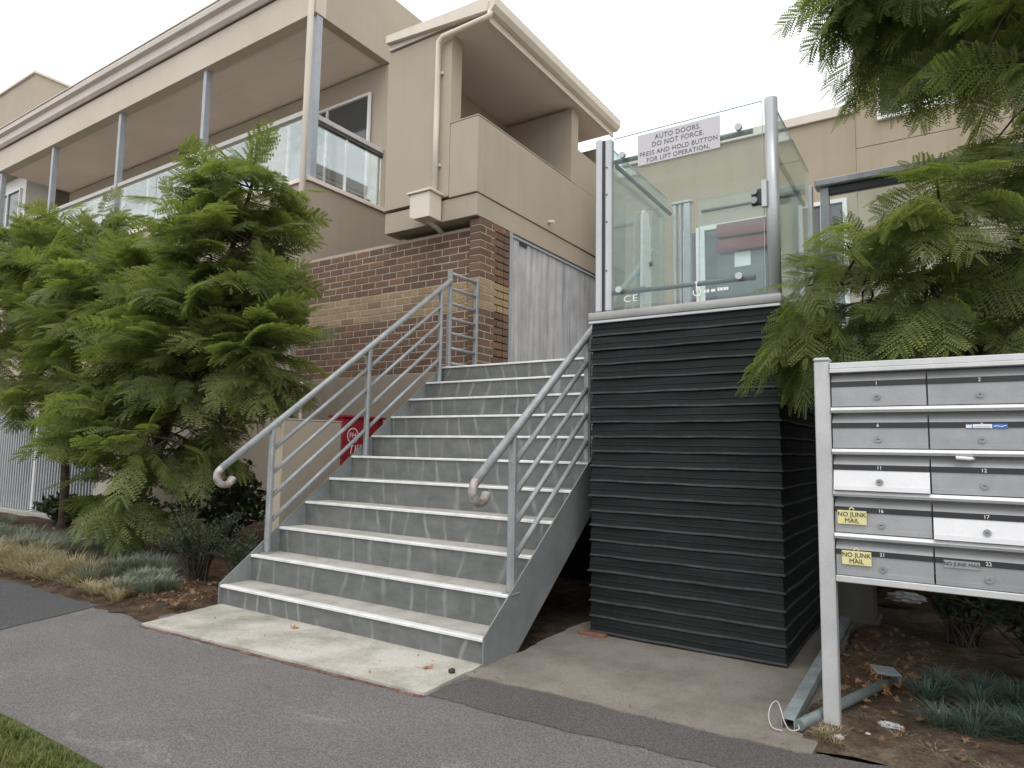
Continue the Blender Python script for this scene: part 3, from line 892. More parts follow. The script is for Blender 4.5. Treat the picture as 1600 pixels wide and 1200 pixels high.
rim = box('platform_rim', LX0 - 0.004, LX1 + 0.012, LY0 - 0.008, LY1, 1.985, 2.036, 'lift_rim', lf, 0.004)
box('rim_flange', LX0 - 0.002, LX1 + 0.008, LY0 - 0.004, LY1, 1.966, 1.983, 'alu', rim, 0.002)
box('platform_floor', LX0 + 0.05, LX1 - 0.05, LY0 + 0.05, LY1 - 0.02, 2.0365, 2.043, 'galv_plate', rim, 0)
ZG0, ZG1 = 2.037, 3.175
# left front posts: channel, black gasket, second post with bolts
box('corner_post', 2.463, 2.507, 0.902, 0.955, ZG0, ZG1 + 0.01, 'alu', lf, 0.008)
box('gasket', 2.5075, 2.5275, 0.915, 0.950, ZG0, ZG1, 'black_trim', lf, 0.002)
p2_ = box('corner_post', 2.528, 2.574, 0.902, 0.955, ZG0, ZG1, 'alu', lf, 0.010)
for zz in (2.30, 2.62, 2.80, 2.98):
    tube('bolt', [(2.545, 0.9005, zz), (2.545, 0.8985, zz)], 0.006, 'black_trim', p2_, 8)
# right front post, rounded
bm = bmesh.new()
add_tube(bm, [(3.553, 0.935, ZG0), (3.553, 0.935, ZG1)], 0.036, 24)
link('corner_post', bm_mesh(bm, 'corner_post'), 'alu', lf)
for p in lf.children[-1].data.polygons:
    p.use_smooth = len(p.vertices) == 4
# glass panes
def pane(x0, x1, y0, y1, z0, z1, name='glass_pane'):
    g = box(name, x0, x1, y0, y1, z0, z1, 'glass', lf, 0)
    return g
pf = pane(2.585, 3.505, 0.922, 0.930, 2.06, 3.17)
boxes('glass_edge', [(2.585, 3.505, 0.9215, 0.9305, 3.1701, 3.1725), (3.5051, 3.5075, 0.9215, 0.9305, 2.06, 3.17)], 'glass_edge', pf, 0)
pl_ = pane(2.535, 2.543, 0.965, 2.02, 2.06, 3.14)
boxes('glass_edge', [(2.5345, 2.5435, 0.965, 2.02, 3.1401, 3.1425)], 'glass_edge', pl_, 0)
pr_ = pane(3.558, 3.566, 0.98, 2.06, 2.06, 3.15)
boxes('glass_edge', [(3.5575, 3.5665, 0.98, 2.06, 3.1501, 3.1525)], 'glass_edge', pr_, 0)
pb = pane(2.76, 3.50, 2.075, 2.083, 2.06, 3.10, 'glass_door')
boxes('glass_edge', [(2.76, 3.50, 2.0745, 2.0835, 3.1001, 3.1025)], 'glass_edge', pb, 0)
# grab bars with round clamps
def bar(pts, r, knobs, par=lf):
    b = tube('grab_bar', pts, r, 'bar_dark', par, 12)
    for k in knobs:
        tube('clamp', [Vector(k) - Vector((0, 0.020, 0)), Vector(k) - Vector((0, 0.044, 0))], 0.020, 'alu', b, 16)
    return b
bar([(2.575, 0.958, 3.028), (3.445, 0.958, 3.022)], 0.0155, [(2.652, 0.935, 3.040), (3.378, 0.935, 3.038)])
bar([(2.575, 0.958, 2.163), (3.445, 0.958, 2.155)], 0.0155, [(2.63, 0.935, 2.168), (3.368, 0.935, 2.160)])
tube('grab_bar', [(2.575, 0.99, 3.015), (2.575, 1.98, 3.00)], 0.0155, 'bar_dark', lf, 12)
tube('grab_bar', [(2.575, 0.99, 2.170), (2.575, 1.45, 2.30)], 0.0155, 'bar_dark', lf, 12)
tube('grab_bar', [(2.80, 2.05, 3.0), (3.50, 2.05, 3.0)], 0.0135, 'bar_dark', lf, 12)
tube('grab_bar', [(3.535, 1.0, 2.92), (3.535, 2.02, 2.90)], 0.0135, 'bar_dark', lf, 12)
# rear posts
for x0, x1 in ((2.575, 2.605), (2.625, 2.645), (2.660, 2.715)):
    box('rear_post', x0, x1, 2.03, 2.075, ZG0, 3.085, 'alu', lf, 0.005)
box('rear_post_cap', 2.565, 2.73, 2.025, 2.085, 3.087, 3.105, 'alu', lf, 0.004)
box('rear_post', 3.545, 3.58, 2.09, 2.135, ZG0, 3.06, 'alu', lf, 0.005)
# door hinge block on the right post
hb = box('hinge_block', 3.445, 3.505, 0.895, 0.920, 2.555, 2.645, 'black_trim', lf, 0.003)
box('hinge_plate', 3.500, 3.530, 0.890, 0.918, 2.535, 2.690, 'alu', hb, 0.003)
for zz in (2.578, 2.628):
    tube('hinge_knob', [(3.462, 0.894, zz), (3.462, 0.874, zz)], 0.019, 'galv', hb, 16)
# control pillar inside on the left
cp = prism('control_pillar', [(1.42, ZG0 + 0.01), (1.60, ZG0 + 0.01), (1.585, 2.75), (1.55, 2.86), (1.49, 2.88), (1.445, 2.86), (1.435, 2.75)], 'X', 2.552, 2.572, 'white_frame', lf, 0.006)
tube('control_button', [(2.573, 1.565, 2.50), (2.590, 1.565, 2.50)], 0.017, 'black_trim', cp, 14)
# lettering on the glass
text('ce_mark', 'CE', 0.060, (2.70, 0.9195, 2.105), FRONT, 'white_ink', pf, sx=1.2, spacing=1.25)
bm = bmesh.new()
def ring(bm, cx, cz, y, r, w, n=24, a0=0, a1=360):
    vs = []
    for k in range(n + 1):
        a = R(a0 + (a1 - a0) * k / n)
        vs.append((bm.verts.new((cx + (r - w) * math.cos(a), y, cz + (r - w) * math.sin(a))), bm.verts.new((cx + r * math.cos(a), y, cz + r * math.sin(a)))))
    for (a, b), (c, d) in zip(vs, vs[1:]):
        bm.faces.new((a, b, d, c))
ring(bm, 3.120, 2.100, 0.9192, 0.026, 0.006, 24, 150, 420)
add_box(bm, 3.114, 3.120, 0.9187, 0.9193, 2.105, 2.150)
add_box(bm, 3.120, 3.138, 0.9187, 0.9193, 2.122, 2.128)
ring(bm, 3.117, 2.158, 0.9192, 0.008, 0.008, 12)
for k, (x0, x1, z0, z1) in enumerate(((3.160, 3.172, 2.090, 2.108), (3.176, 3.192, 2.090, 2.108), (3.203, 3.228, 2.091, 2.107), (3.240, 3.252, 2.092, 2.111), (3.256, 3.270, 2.092, 2.110), (3.274, 3.288, 2.092, 2.110), (3.291, 3.303, 2.092, 2.110))):
    add_box(bm, x0, x1, 0.9187, 0.9193, z0, z1)
link('wheelchair_mark', bm_mesh(bm, 'wheelchair_mark'), 'white_ink', pf)

sg = thing('lift_sign', 'pale plate on the lift glass reading AUTO DOORS, DO NOT FORCE', 'sign', (3.012, 0.915, 3.04))
box('plate', 2.755, 3.270, 0.909, 0.914, 2.945, 3.145, 'sign_white', sg, 0.001)
for s, z, sz in (('AUTO DOORS.', 3.108, 0.044), ('DO NOT FORCE.', 3.063, 0.044), ('PRESS AND HOLD BUTTON', 3.012, 0.0405), ('FOR LIFT OPERATION.', 2.969, 0.0405)):
    text('lettering', s, sz, (3.012, 0.9080, z), FRONT, 'grey_ink', sg, sx=0.93, spacing=1.06)

pv = thing('paving_brick', 'broken terracotta brick edge poking out under the left corner of the bellows', 'brick', (2.43, 0.86, 0.04))
box('block', 2.385, 2.56, 0.85, 0.90, 0.03, 0.062, 'brick_terracotta', pv, 0.006)

# ------------------------------------------------------------------ mailbox bank
mb = thing('mailbox_bank', 'silver bank of numbered apartment mailboxes on two posts', 'mailboxes', (4.8, 0.25, 0.03))
MX0, PITX, PITZ, MZT = 3.921, 0.3485, 0.1733, 1.508
YM = 0.205
NCOL = 5
XE = MX0 + NCOL * PITX
for x0, x1 in ((3.858, 3.919), (XE + 0.002, XE + 0.063)):
    p_ = box('post', x0, x1, 0.195, 0.255, 0.02, 1.556, 'mail_post', mb, 0.004)
    box('post_cap', x0 - 0.003, x1 + 0.003, 0.192, 0.258, 1.5565, 1.574, 'mail_post', p_, 0.007)
box('top_rail', MX0 - 0.001, XE + 0.001, YM - 0.015, YM + 0.33, 1.522, 1.548, 'mail_rail', mb, 0.003)
box('top_rail', MX0 - 0.001, XE + 0.001, YM - 0.020, YM + 0.30, 1.505, 1.5215, 'mail_rail', mb, 0.002)
box('casing', MX0 + 0.002, XE - 0.002, YM + 0.03, YM + 0.33, 0.70, 1.504, 'galv_plate', mb, 0.002)
nums = [[1, 2, 3, 4, 5], [6, 7, 8, 9, 10], [11, 12, 13, 14, 15], [16, 17, 18, 19, 20], [21, 22, 23, 24, 25]]
for r in range(5):
    zt = MZT - r * PITZ                # top of this row
    zb = zt - PITZ + 0.028             # bottom of doors
    if r < 4:
        prism('shelf_rail', [(YM + 0.03, zb - 0.0265), (YM - 0.012, zb - 0.0265), (YM - 0.018, zb - 0.016), (YM - 0.010, zb - 0.004), (YM + 0.03, zb - 0.002)], 'X', MX0, XE, 'mail_rail', mb)
    else:
        box('bottom_rail', MX0 - 0.001, XE + 0.001, YM - 0.008, YM + 0.33, zb - 0.030, zb - 0.003, 'mail_rail', mb, 0.003)
    for cidx in range(NCOL):
        n = nums[r][cidx]
        x0, x1 = MX0 + cidx * PITX + 0.003, MX0 + (cidx + 1) * PITX - 0.003
        pale = n in (11, 17)
        dmat = 'mail_pale' if pale else 'mail'
        tilt = 0.022 if pale else 0.0
        dz = zb
        d1, d2 = zt - 0.062, zt - 0.050
        # hood over the slot
        hood = prism('slot_flap', [(YM + 0.028, zt - 0.010), (YM + 0.022, zt - 0.010), (YM - 0.006, zt - 0.040), (YM - 0.002, zt - 0.044), (YM + 0.028, zt - 0.030)], 'X', x0, x1, 'mail', mb)
        door = prism('mailbox_door', [(YM + 0.004, dz), (YM - 0.004 - tilt, dz), (YM - 0.004 - tilt * 0.86, dz + 0.018), (YM - 0.001 - tilt * 0.85, dz + 0.019), (YM - 0.001, d2 - 0.012), (YM + 0.004, d2 - 0.012)], 'X', x0, x1, dmat, mb)
        if n in (11, 17):
            door['label'] = 'pale replacement door hanging slightly open, box %d' % n
        box('number_strip', x0, x1, YM - 0.0045, YM + 0.003, d2 - 0.0125, d2 + 0.0085, 'black_trim', door, 0)
        xc = (x0 + x1) / 2 - 0.002
        text('number', str(n), 0.0195, (xc, YM - 0.0055, d2 - 0.002), FRONT, 'white_ink', door)
        zl = dz + 0.037
        yl = YM - 0.002 - tilt * 0.68
        lk = tube('lock', [(xc, yl + 0.003, zl), (xc, yl - 0.007, zl)], 0.0128, 'galv', door, 16)
        box('keyhole', xc - 0.0045, xc + 0.0045, yl - 0.0078, yl - 0.0068, zl - 0.0014, zl + 0.0014, 'black_ink', lk, 0) if False else None
        kb = bmesh.new()
        add_box(kb, xc - 0.005, xc + 0.005, yl - 0.0080, yl - 0.0071, zl - 0.0015, zl + 0.0015)
        o_ = link('keyhole', bm_mesh(kb, 'keyhole'), 'black_ink', door)
        if n in (16, 21):
            pass
# yellow tags, stickers
for n, (x, z, rz, lab) in {16: (3.988, 0.905, 1.0, 'pale yellow NO JUNK MAIL tag hanging on mailbox 16, the upper of the two tags'), 21: (4.000, 0.742, -1.0, 'pale yellow NO JUNK MAIL tag hanging on mailbox 21, the lower of the two tags')}.items():
    tg = thing('junk_mail_tag', lab, 'tag', (x, YM - 0.012, z), 'yellow tags on the mailboxes')
    bm = bmesh.new()
    add_box(bm, x - 0.054, x + 0.054, YM - 0.0125, YM - 0.0105, z - 0.028, z + 0.028, 0.0008)
    link('plate', bm_mesh(bm, 'plate'), 'tag_yellow', tg)
    bm = bmesh.new()
    ring(bm, x + 0.0, z + 0.033, YM - 0.0115, 0.0095, 0.0045, 14, -20, 200)
    link('eyelet', bm_mesh(bm, 'eyelet'), 'tag_yellow', tg)
    text('lettering', 'NO JUNK', 0.0262, (x, YM - 0.0134, z + 0.0115), FRONT, 'black_ink', tg, sx=0.95)
    text('lettering', 'MAIL', 0.0262, (x, YM - 0.0134, z - 0.0135), FRONT, 'black_ink', tg, sx=0.95)
stk = thing('mailbox_sticker', 'grey printed NO JUNK MAIL label on mailbox 22', 'sticker', (4.36, YM - 0.006, 0.752))
box('strip', 4.300, 4.415, YM - 0.0058, YM - 0.0048, 0.738, 0.766, 'mail', stk, 0)
text('lettering', 'NO JUNK MAIL', 0.0185, (4.358, YM - 0.0066, 0.7525), FRONT, 'black_ink', stk, sx=0.93)
stk = thing('mailbox_sticker', 'small blue and white sticker on mailbox 7', 'sticker', (4.45, YM - 0.006, 1.27))
box('white_part', 4.392, 4.474, YM - 0.0058, YM - 0.0048, 1.2700, 1.2855, 'white_ink', stk, 0)
box('blue_part', 4.4745, 4.522, YM - 0.0058, YM - 0.0048, 1.2690, 1.2865, 'sticker_blue', stk, 0)
boxes('marks', [(4.411, 4.414, YM - 0.0066, YM - 0.0060, 1.271, 1.285), (4.393, 4.409, YM - 0.0066, YM - 0.0060, 1.2835, 1.2850), (4.393, 4.470, YM - 0.0066, YM - 0.0060, 1.2703, 1.2716), (4.420, 4.466, YM - 0.0066, YM - 0.0060, 1.2760, 1.2772)], 'sticker_blue', stk, 0)
bm = bmesh.new()
def swoosh(bm):
    pts = [(4.478, 1.277), (4.490, 1.2795), (4.502, 1.276), (4.518, 1.281)]
    for (a, b), (c, d) in zip(pts, pts[1:]):
        vs = [bm.verts.new(q) for q in ((a, YM - 0.0064, b - 0.0012), (c, YM - 0.0064, d - 0.0012), (c, YM - 0.0064, d + 0.0012), (a, YM - 0.0064, b + 0.0012))]
        bm.faces.new(vs)
swoosh(bm)
link('swoosh', bm_mesh(bm, 'swoosh'), 'white_ink', stk)
ml = thing('letter', 'rolled white letter poking out of the slot of mailbox 12', 'letter', (4.38, YM, 1.13))
tube('paper_roll', [(4.355, YM - 0.018, 1.157), (4.40, YM - 0.022, 1.154), (4.415, YM + 0.02, 1.156)], 0.007, 'white_ink', ml, 8)

# ------------------------------------------------------------------ hydrant cabinet and low rendered block beside the stairs
lw = thing('service_enclosure', 'low tan rendered wall beside the left of the stairs', 'wall', (-0.8, 1.1, 0.05))
box('wall', -0.50, -0.352, 0.75, 1.395, 0.0, 1.375, 'render', lw, 0.005)
box('coping', -0.502, -0.350, 0.748, 1.397, 1.376, 1.39, 'render', lw, 0.004)
fh = thing('hydrant_cabinet', 'red metal FH fire hydrant cabinet beside the stairs', 'cabinet', (-0.55, 1.67, 0.05))
box('body', -0.52, -0.352, 1.402, 1.93, 0.0, 1.425, 'red', fh, 0.005)
ld = box('lid', -0.53, -0.335, 1.385, 1.95, 1.4265, 1.452, 'red', fh, 0.004)
bm = bmesh.new()
vs = []
for k in range(29):
    a = R(360 * k / 28)
    vs.append((bm.verts.new((-0.350, 1.535 + 0.062 * math.cos(a), 1.262 + 0.062 * math.sin(a))), bm.verts.new((-0.350, 1.535 + 0.072 * math.cos(a), 1.262 + 0.072 * math.sin(a)))))
for (a, b), (c, d) in zip(vs, vs[1:]):
    bm.faces.new((a, b, d, c))
link('ring', bm_mesh(bm, 'ring'), 'white_ink', fh)
text('lettering', 'FH', 0.070, (-0.350, 1.535, 1.262), SIDE, 'white_ink', fh)
bm = bmesh.new()
for y0, z0, y1, z1 in ((1.515, 1.09, 1.525, 1.17), (1.525, 1.17, 1.548, 1.165), (1.565, 1.10, 1.575, 1.175), (1.575, 1.14, 1.592, 1.12), (1.592, 1.12, 1.600, 1.18), (1.625, 1.105, 1.632, 1.18), (1.632, 1.108, 1.665, 1.108)):
    d = Vector((0, y1 - y0, z1 - z0)).normalized()
    n_ = Vector((0, -d.z, d.y)) * 0.006
    xo = -0.3500 + 0.0003 * len(bm.faces)
    a, b = Vector((xo, y0, z0)), Vector((xo, y1, z1))
    bm.faces.new([bm.verts.new(q) for q in (a - n_, b - n_, b + n_, a + n_)])
link('worn_letters', bm_mesh(bm, 'worn_letters'), 'white_ink', fh)

# ------------------------------------------------------------------ left fence
fn = thing('bar_fence', 'pale grey vertical bar fence behind the garden bed at the far left', 'fence', (-7.2, 1.6, 0.05))
box('kerb', -10.5, -5.2, 1.5, 1.72, 0.0, 0.14, 'stone', fn, 0.01)
bar_me = None
k = 0
x = -10.4
while x < -5.25:
    if bar_me is None:
        bm = bmesh.new()
        add_box(bm, -0.016, 0.016, -0.012, 0.012, 0, 1.42, 0.003)
        bar_me = bm_mesh(bm, 'bar')
    link('bar', bar_me, 'fence_bar', fn, (x, 1.60, 0.142))
    x += 0.085
for zz in (0.26, 1.46):
    box('rail', -10.5, -5.2, 1.615, 1.65, zz, zz + 0.04, 'fence_bar', fn, 0.003)
for x in (-8.75, -7.05):
    box('post', x - 0.03, x + 0.03, 1.575, 1.64, 0.142, 1.62, 'white_frame', fn, 0.004)
box('backing_sheet', -10.5, -5.2, 1.67, 1.69, 0.15, 1.5, 'fence_panel', fn, 0)
pr2 = thing('rendered_pier', 'short cream rendered pier at the right end of the bar fence', 'pier', (-4.85, 1.7, 0))
box('shaft', -5.19, -4.55, 1.55, 1.85, 0, 1.5, 'cream', pr2, 0.006)
box('cap', -5.22, -4.52, 1.52, 1.88, 1.501, 1.56, 'cream', pr2, 0.006)

# ------------------------------------------------------------------ foliage generators
def leaf_template(npairs, nlf, quad=True, pl=0.34, lw=0.36, seed=0):
    """feathery twice-divided leaf, unit length along +X, lying near the XY plane"""
    rg = np.random.default_rng(seed)
    V, F = [], []
    def q(*pts):
        b = len(V)
        V.extend(pts)
        F.append(tuple(range(b, b + len(pts))))
    arch = lambda t: 0.10 * math.sin(t * 2.0) - 0.24 * t * t
    N_ = 7
    for i in range(N_):                              # midrib
        t0, t1 = i / N_, (i + 1) / N_
        w0, w1 = 0.006 * (1 - t0) + 0.002, 0.006 * (1 - t1) + 0.002
        q((t0, -w0, arch(t0)), (t1, -w1, arch(t1)), (t1, w1, arch(t1)), (t0, w0, arch(t0)))
    for i in range(npairs + 1):
        t = 0.16 + 0.84 * i / npairs
        L_ = pl * (0.35 + 0.65 * math.sin(math.pi * (0.18 + 0.72 * (t - 0.16) / 0.84)))
        for s in ((-1, 1) if i < npairs else (0,)):
            ang = R(62 - 26 * t) + R(rg.normal() * 5)
            d = Vector((math.cos(ang), s * math.sin(ang), 0)) if s else Vector((1, 0, 0))
            d.z = -0.16 - 0.10 * rg.random()
            d.normalize()
            side = d.cross(Vector((0, 0, 1))).normalized()
            tw = R(rg.normal() * 14)
            upv = side.cross(d)
            side = side * math.cos(tw) + upv * math.sin(tw)
            base = Vector((t, 0, arch(t)))
            drop = 0.10 + 0.12 * rg.random()
            prev = base
            for j in range(nlf):
                u = (j + 0.7) / nlf
                c = base + d * (L_ * u) - Vector((0, 0, drop * L_ * u * u))
                wl = L_ * lw * 0.5 * (0.55 + 0.45 * math.sin(math.pi * min(1, 0.15 + 0.8 * u))) * (1 - 0.35 * u)
                hw = L_ / nlf * 0.50
                for s2 in (-1, 1):
                    tip = c + side * (s2 * wl) + d * (wl * 0.55) - Vector((0, 0, wl * 0.12))
                    m0 = c.lerp(tip, 0.45)
                    if quad:
                        q(tuple(c), tuple(m0 + d * hw), tuple(tip), tuple(m0 - d * hw * 0.75))
                    else:
                        q(tuple(c - d * hw), tuple(c + d * hw), tuple(tip))
            e = base + d * L_ - Vector((0, 0, drop * L_))
            q(tuple(base - side * 0.003), tuple(base + side * 0.003), tuple(e))
    return np.array(V), F

def raw_mesh(name, V, F):
    me = bpy.data.meshes.new(name)
    me.from_pydata([tuple(v) for v in V], [], F)
    return me

def big_mesh(name, Vs, Fs):
    """join many arrays quickly; Fs lists of face arrays grouped by size"""
    nv = sum(len(v) for v in Vs)
    V = np.concatenate(Vs).astype(np.float32)
    loops, starts, totals = [], [], []
    off = 0
    pos = 0
    for v, (idx, tot) in zip(Vs, Fs):
        loops.append(idx + off)
        off += len(v)
        starts.append(pos + np.concatenate([[0], np.cumsum(tot)[:-1]]))
        totals.append(tot)
        pos += len(idx)
    loops = np.concatenate(loops).astype(np.int32)
    starts = np.concatenate(starts).astype(np.int32)
    totals = np.concatenate(totals).astype(np.int32)
    me = bpy.data.meshes.new(name)
    me.vertices.add(nv)
    me.vertices.foreach_set('co', V.ravel())
    me.loops.add(len(loops))
    me.loops.foreach_set('vertex_index', loops)
    me.polygons.add(len(starts))
    me.polygons.foreach_set('loop_start', starts)
    me.polygons.foreach_set('loop_total', totals)
    me.update(calc_edges=True)
    return me

def flat_faces(F):
    return np.array([i for f in F for i in f]), np.array([len(f) for f in F])

def frame(d, upish, roll):
    d = d.normalized()
    s = upish.cross(d)
    if s.length < 1e-4:
        s = Vector((1, 0, 0)).cross(d)
    s.normalize()
    u = d.cross(s)
    s2 = s * math.cos(roll) + u * math.sin(roll)
    u2 = d.cross(s2)
    return Matrix((d, s2, u2)).transposed()          # columns: along, side, up

def nearest_on(paths, p):
    best, bd = None, 1e9
    for path in paths:
        for a, b in zip(path, path[1:]):
            ab = b - a
            t = max(0.15, min(1, (p - a).dot(ab) / ab.length_squared))
            q_ = a + ab * t
            d = (q_ - p).length + (0.25 * (q_.z - p.z) if q_.z > p.z else 0)
            if d < bd:
                best, bd = q_, d
    return best

def smooth_path(pts, n=6):
    P = [Vector(p) for p in pts]
    out = []
    for i in range(len(P) - 1):
        p0, p1, p2, p3 = P[max(0, i - 1)], P[i], P[i + 1], P[min(len(P) - 1, i + 2)]
        for k in range(n):
            t = k / n
            out.append(0.5 * ((2 * p1) + (p2 - p0) * t + (2 * p0 - 5 * p1 + 4 * p2 - p3) * t * t + (3 * p1 - p0 - 3 * p2 + p3) * t ** 3))
    return out + [P[-1]]

def limb(name, pts, rad, t, seg):
    q = smooth_path(pts, 5)
    r_ = np.interp(np.linspace(0, len(pts) - 1, len(q)), range(len(pts)), rad)
    w_ = [Vector(rng.normal(size=3) * min(0.012, 0.4 * x)) if 0 < i < len(q) - 1 else Vector() for i, x in enumerate(r_)]
    return tube(name, [p + d for p, d in zip(q, w_)], [float(x) for x in r_], 'bark', t, seg)

def grow_tree(name, label, cat, base, trunk, limbs, clusters, per, leaf_len, tmpl, keep=300, droop=0.25, mat='leaf', group=None, rmin=0.018, avoid=None):
    """trunk/limbs: lists of (point list, radius list); clusters: centres of leaf whorls"""
    t = thing(name, label, cat, base, group)
    limb('trunk', trunk[0], trunk[1], t, 12)
    for pts, rad in limbs:
        limb('branch', pts, rad, t, 8)
    paths = [[Vector(p) for p in l[0]] for l in limbs] + [[Vector(p) for p in trunk[0]][1:]]
    metas = [raw_mesh('leaf', v, f) for v, f in tmpl]
    flats = [flat_faces(f) for v, f in tmpl]
    spots = []
    twig = bmesh.new()
    for c in clusters:
        c = Vector(c)
        a = nearest_on(paths, c)
        out = c - a
        ln = out.length
        out = out.normalized() if ln > 0.05 else Vector((rng.normal(), rng.normal(), 0.2)).normalized()
        midp = a.lerp(c, 0.55) + Vector((rng.normal() * 0.03, rng.normal() * 0.03, 0.06 * ln))
        if ln > 0.06:
            add_tube(twig, [a, midp, c], [0.009, 0.006, 0.0035], 5, False)
        for k in range(per):
            az = 2 * math.pi * (k + rng.random() * 0.7) / per
            hd = Vector((math.cos(az), math.sin(az), 0))
            d = hd * 0.95 + out * 0.75 + Vector((0, 0, 0.10 - droop + rng.normal() * 0.34))
            if avoid and avoid(c, d.normalized()):
                continue
            back = a.lerp(c, 0.65 + 0.35 * rng.random()) if ln > 0.1 else c
            Ln = leaf_len * (0.5 + 0.75 * rng.random())
            mtx = frame(d, Vector((0, 0, 1)), rng.normal() * 0.55)
            spots.append((back, mtx, Ln, int(rng.integers(len(tmpl)))))
    me = bpy.data.meshes.new('twigs')
    twig.to_mesh(me)
    twig.free()
    tw = link('twigs', me, 'bark', t)
    tw['kind'] = 'stuff'
    def key(s):
        d = (s[0] - CAM)
        z = d.dot(fwd)
        if z < 0.3 or abs(d.dot(rt) / z) > 0.80 or abs(d.dot(up) / z) > 0.6:
            return 1e3 + d.length
        return d.length / s[2]
    spots.sort(key=key)
    for (p, m, s, i) in spots[:keep]:
        link('leaf', metas[i], mat, t, p, m.to_euler(), (s, s, s))
    if len(spots) > keep:
        Vs, Fs = [], []
        for (p, m, s, i) in spots[keep:]:
            A = np.array(m) * s
            Vs.append(tmpl[i][0] @ A.T + np.array(p))
            Fs.append(flats[i])
        cr = link('crown', big_mesh('crown', Vs, Fs), mat, t)
        cr['kind'] = 'stuff'
    return t

def in_ellipsoids(n, ells, shell=0.55, reject=None):
    out = []
    wts = np.array([e[2] for e in ells], float)
    wts /= wts.sum()
    while len(out) < n:
        c, r_, _ = ells[int(rng.choice(len(ells), p=wts))]
        v = rng.normal(size=3)
        v /= np.linalg.norm(v)
        rad = shell + (1 - shell) * rng.random() ** 0.6
        if rng.random() < 0.22:
            rad = rng.random() * 0.7
        p = np.array(c) + v * np.array(r_) * rad
        if p[2] < 0.25 or (reject and reject(p)):
            continue
        out.append(tuple(p))
    return out

far_leaves = [leaf_template(9, 7, False, 0.36, 0.50, s) for s in range(5)]
near_leaves = [leaf_template(11, 9, True, 0.34, 0.46, 20 + s) for s in range(5)]

# left tree, the one beside the stairs
clA = in_ellipsoids(178, [((-1.12, 0.85, 3.25), (0.58, 0.55, 0.80), 2.6), ((-1.42, 0.78, 2.35), (0.95, 0.7, 0.62), 3.2), ((-0.64, 0.85, 1.90), (0.28, 0.30, 0.32), 1.0), ((-1.95, 0.6, 1.35), (0.95, 0.6, 0.60), 3.0), ((-2.45, 0.72, 2.55), (0.65, 0.5, 0.75), 2.0), ((-1.8, 0.45, 0.62), (0.50, 0.33, 0.28), 0.8)],
    0.5, lambda p: p[0] > -0.42 or p[1] > 2.6 or (p[0] > -0.95 and p[2] < 1.45))
clA = [(x - 0.22, y, z) for x, y, z in clA]
grow_tree('feathery_tree', 'feathery green tree with layered fern-like leaves beside the left handrail', 'tree', (-2.6, 0.8, 0.04),
    ([(-2.6, 0.8, 0.0), (-2.62, 0.8, 0.5), (-2.45, 0.82, 1.0), (-2.05, 0.85, 1.7), (-1.75, 0.9, 2.5), (-1.3, 0.92, 3.4), (-1.18, 0.92, 3.95)], [0.065, 0.055, 0.05, 0.043, 0.033, 0.02, 0.008]),
    [([(-2.05, 0.85, 1.7), (-1.5, 0.8, 1.95), (-0.85, 0.9, 2.0)], [0.026, 0.018, 0.008]),
     ([(-2.45, 0.82, 1.0), (-2.0, 0.6, 1.2), (-1.4, 0.4, 1.2)], [0.024, 0.016, 0.007]),
     ([(-2.5, 0.8, 0.9), (-2.9, 0.6, 1.3), (-3.0, 0.5, 1.9)], [0.022, 0.015, 0.007]),
     ([(-1.9, 0.9, 2.1), (-2.4, 0.7, 2.5), (-2.7, 0.6, 2.6)], [0.022, 0.015, 0.007]),
     ([(-1.75, 0.9, 2.5), (-1.2, 0.8, 2.9), (-0.95, 0.8, 3.1)], [0.02, 0.013, 0.006]),
     ([(-1.7, 0.9, 2.6), (-1.9, 0.7, 3.2), (-2.0, 0.65, 3.5)], [0.018, 0.012, 0.006]),
     ([(-2.6, 0.8, 0.55), (-2.1, 0.45, 0.8), (-1.7, 0.3, 0.75)], [0.018, 0.012, 0.006])],
    clA, 8, 0.43, far_leaves, droop=0.10)
# left tree further away
clB = in_ellipsoids(200, [((-4.3, 0.9, 2.95), (1.2, 0.75, 0.95), 3.2), ((-5.9, 1.0, 3.1), (1.4, 0.8, 1.1), 3.4), ((-3.2, 0.75, 2.45), (0.9, 0.6, 0.75), 2.6), ((-4.9, 0.9, 1.75), (1.2, 0.7, 0.35), 1.4)], 0.5, lambda p: p[1] > 2.6 or p[2] < 1.35)
grow_tree('feathery_tree', 'feathery tree with a thin straight trunk in front of the bar fence', 'tree', (-4.9, 1.1, 0.04),
    ([(-4.9, 1.1, 0.0), (-4.95, 1.1, 0.7), (-4.98, 1.1, 1.3), (-4.85, 1.05, 2.0), (-4.7, 1.0, 2.8), (-4.6, 1.0, 3.5)], [0.055, 0.05, 0.045, 0.033, 0.02, 0.008]),
    [([(-4.95, 1.1, 1.4), (-4.3, 0.95, 1.9), (-3.4, 0.85, 2.1)], [0.025, 0.017, 0.007]),
     ([(-4.9, 1.08, 1.7), (-5.5, 1.1, 2.1), (-6.3, 1.1, 2.4)], [0.025, 0.017, 0.007]),
     ([(-4.8, 1.04, 2.1), (-4.1, 0.9, 2.6), (-3.7, 0.9, 2.9)], [0.02, 0.014, 0.006]),
     ([(-4.75, 1.02, 2.4), (-5.2, 0.9, 2.8), (-5.4, 0.8, 2.95)], [0.02, 0.014, 0.006])],
    clB, 8, 0.45, far_leaves, keep=250, droop=0.10)

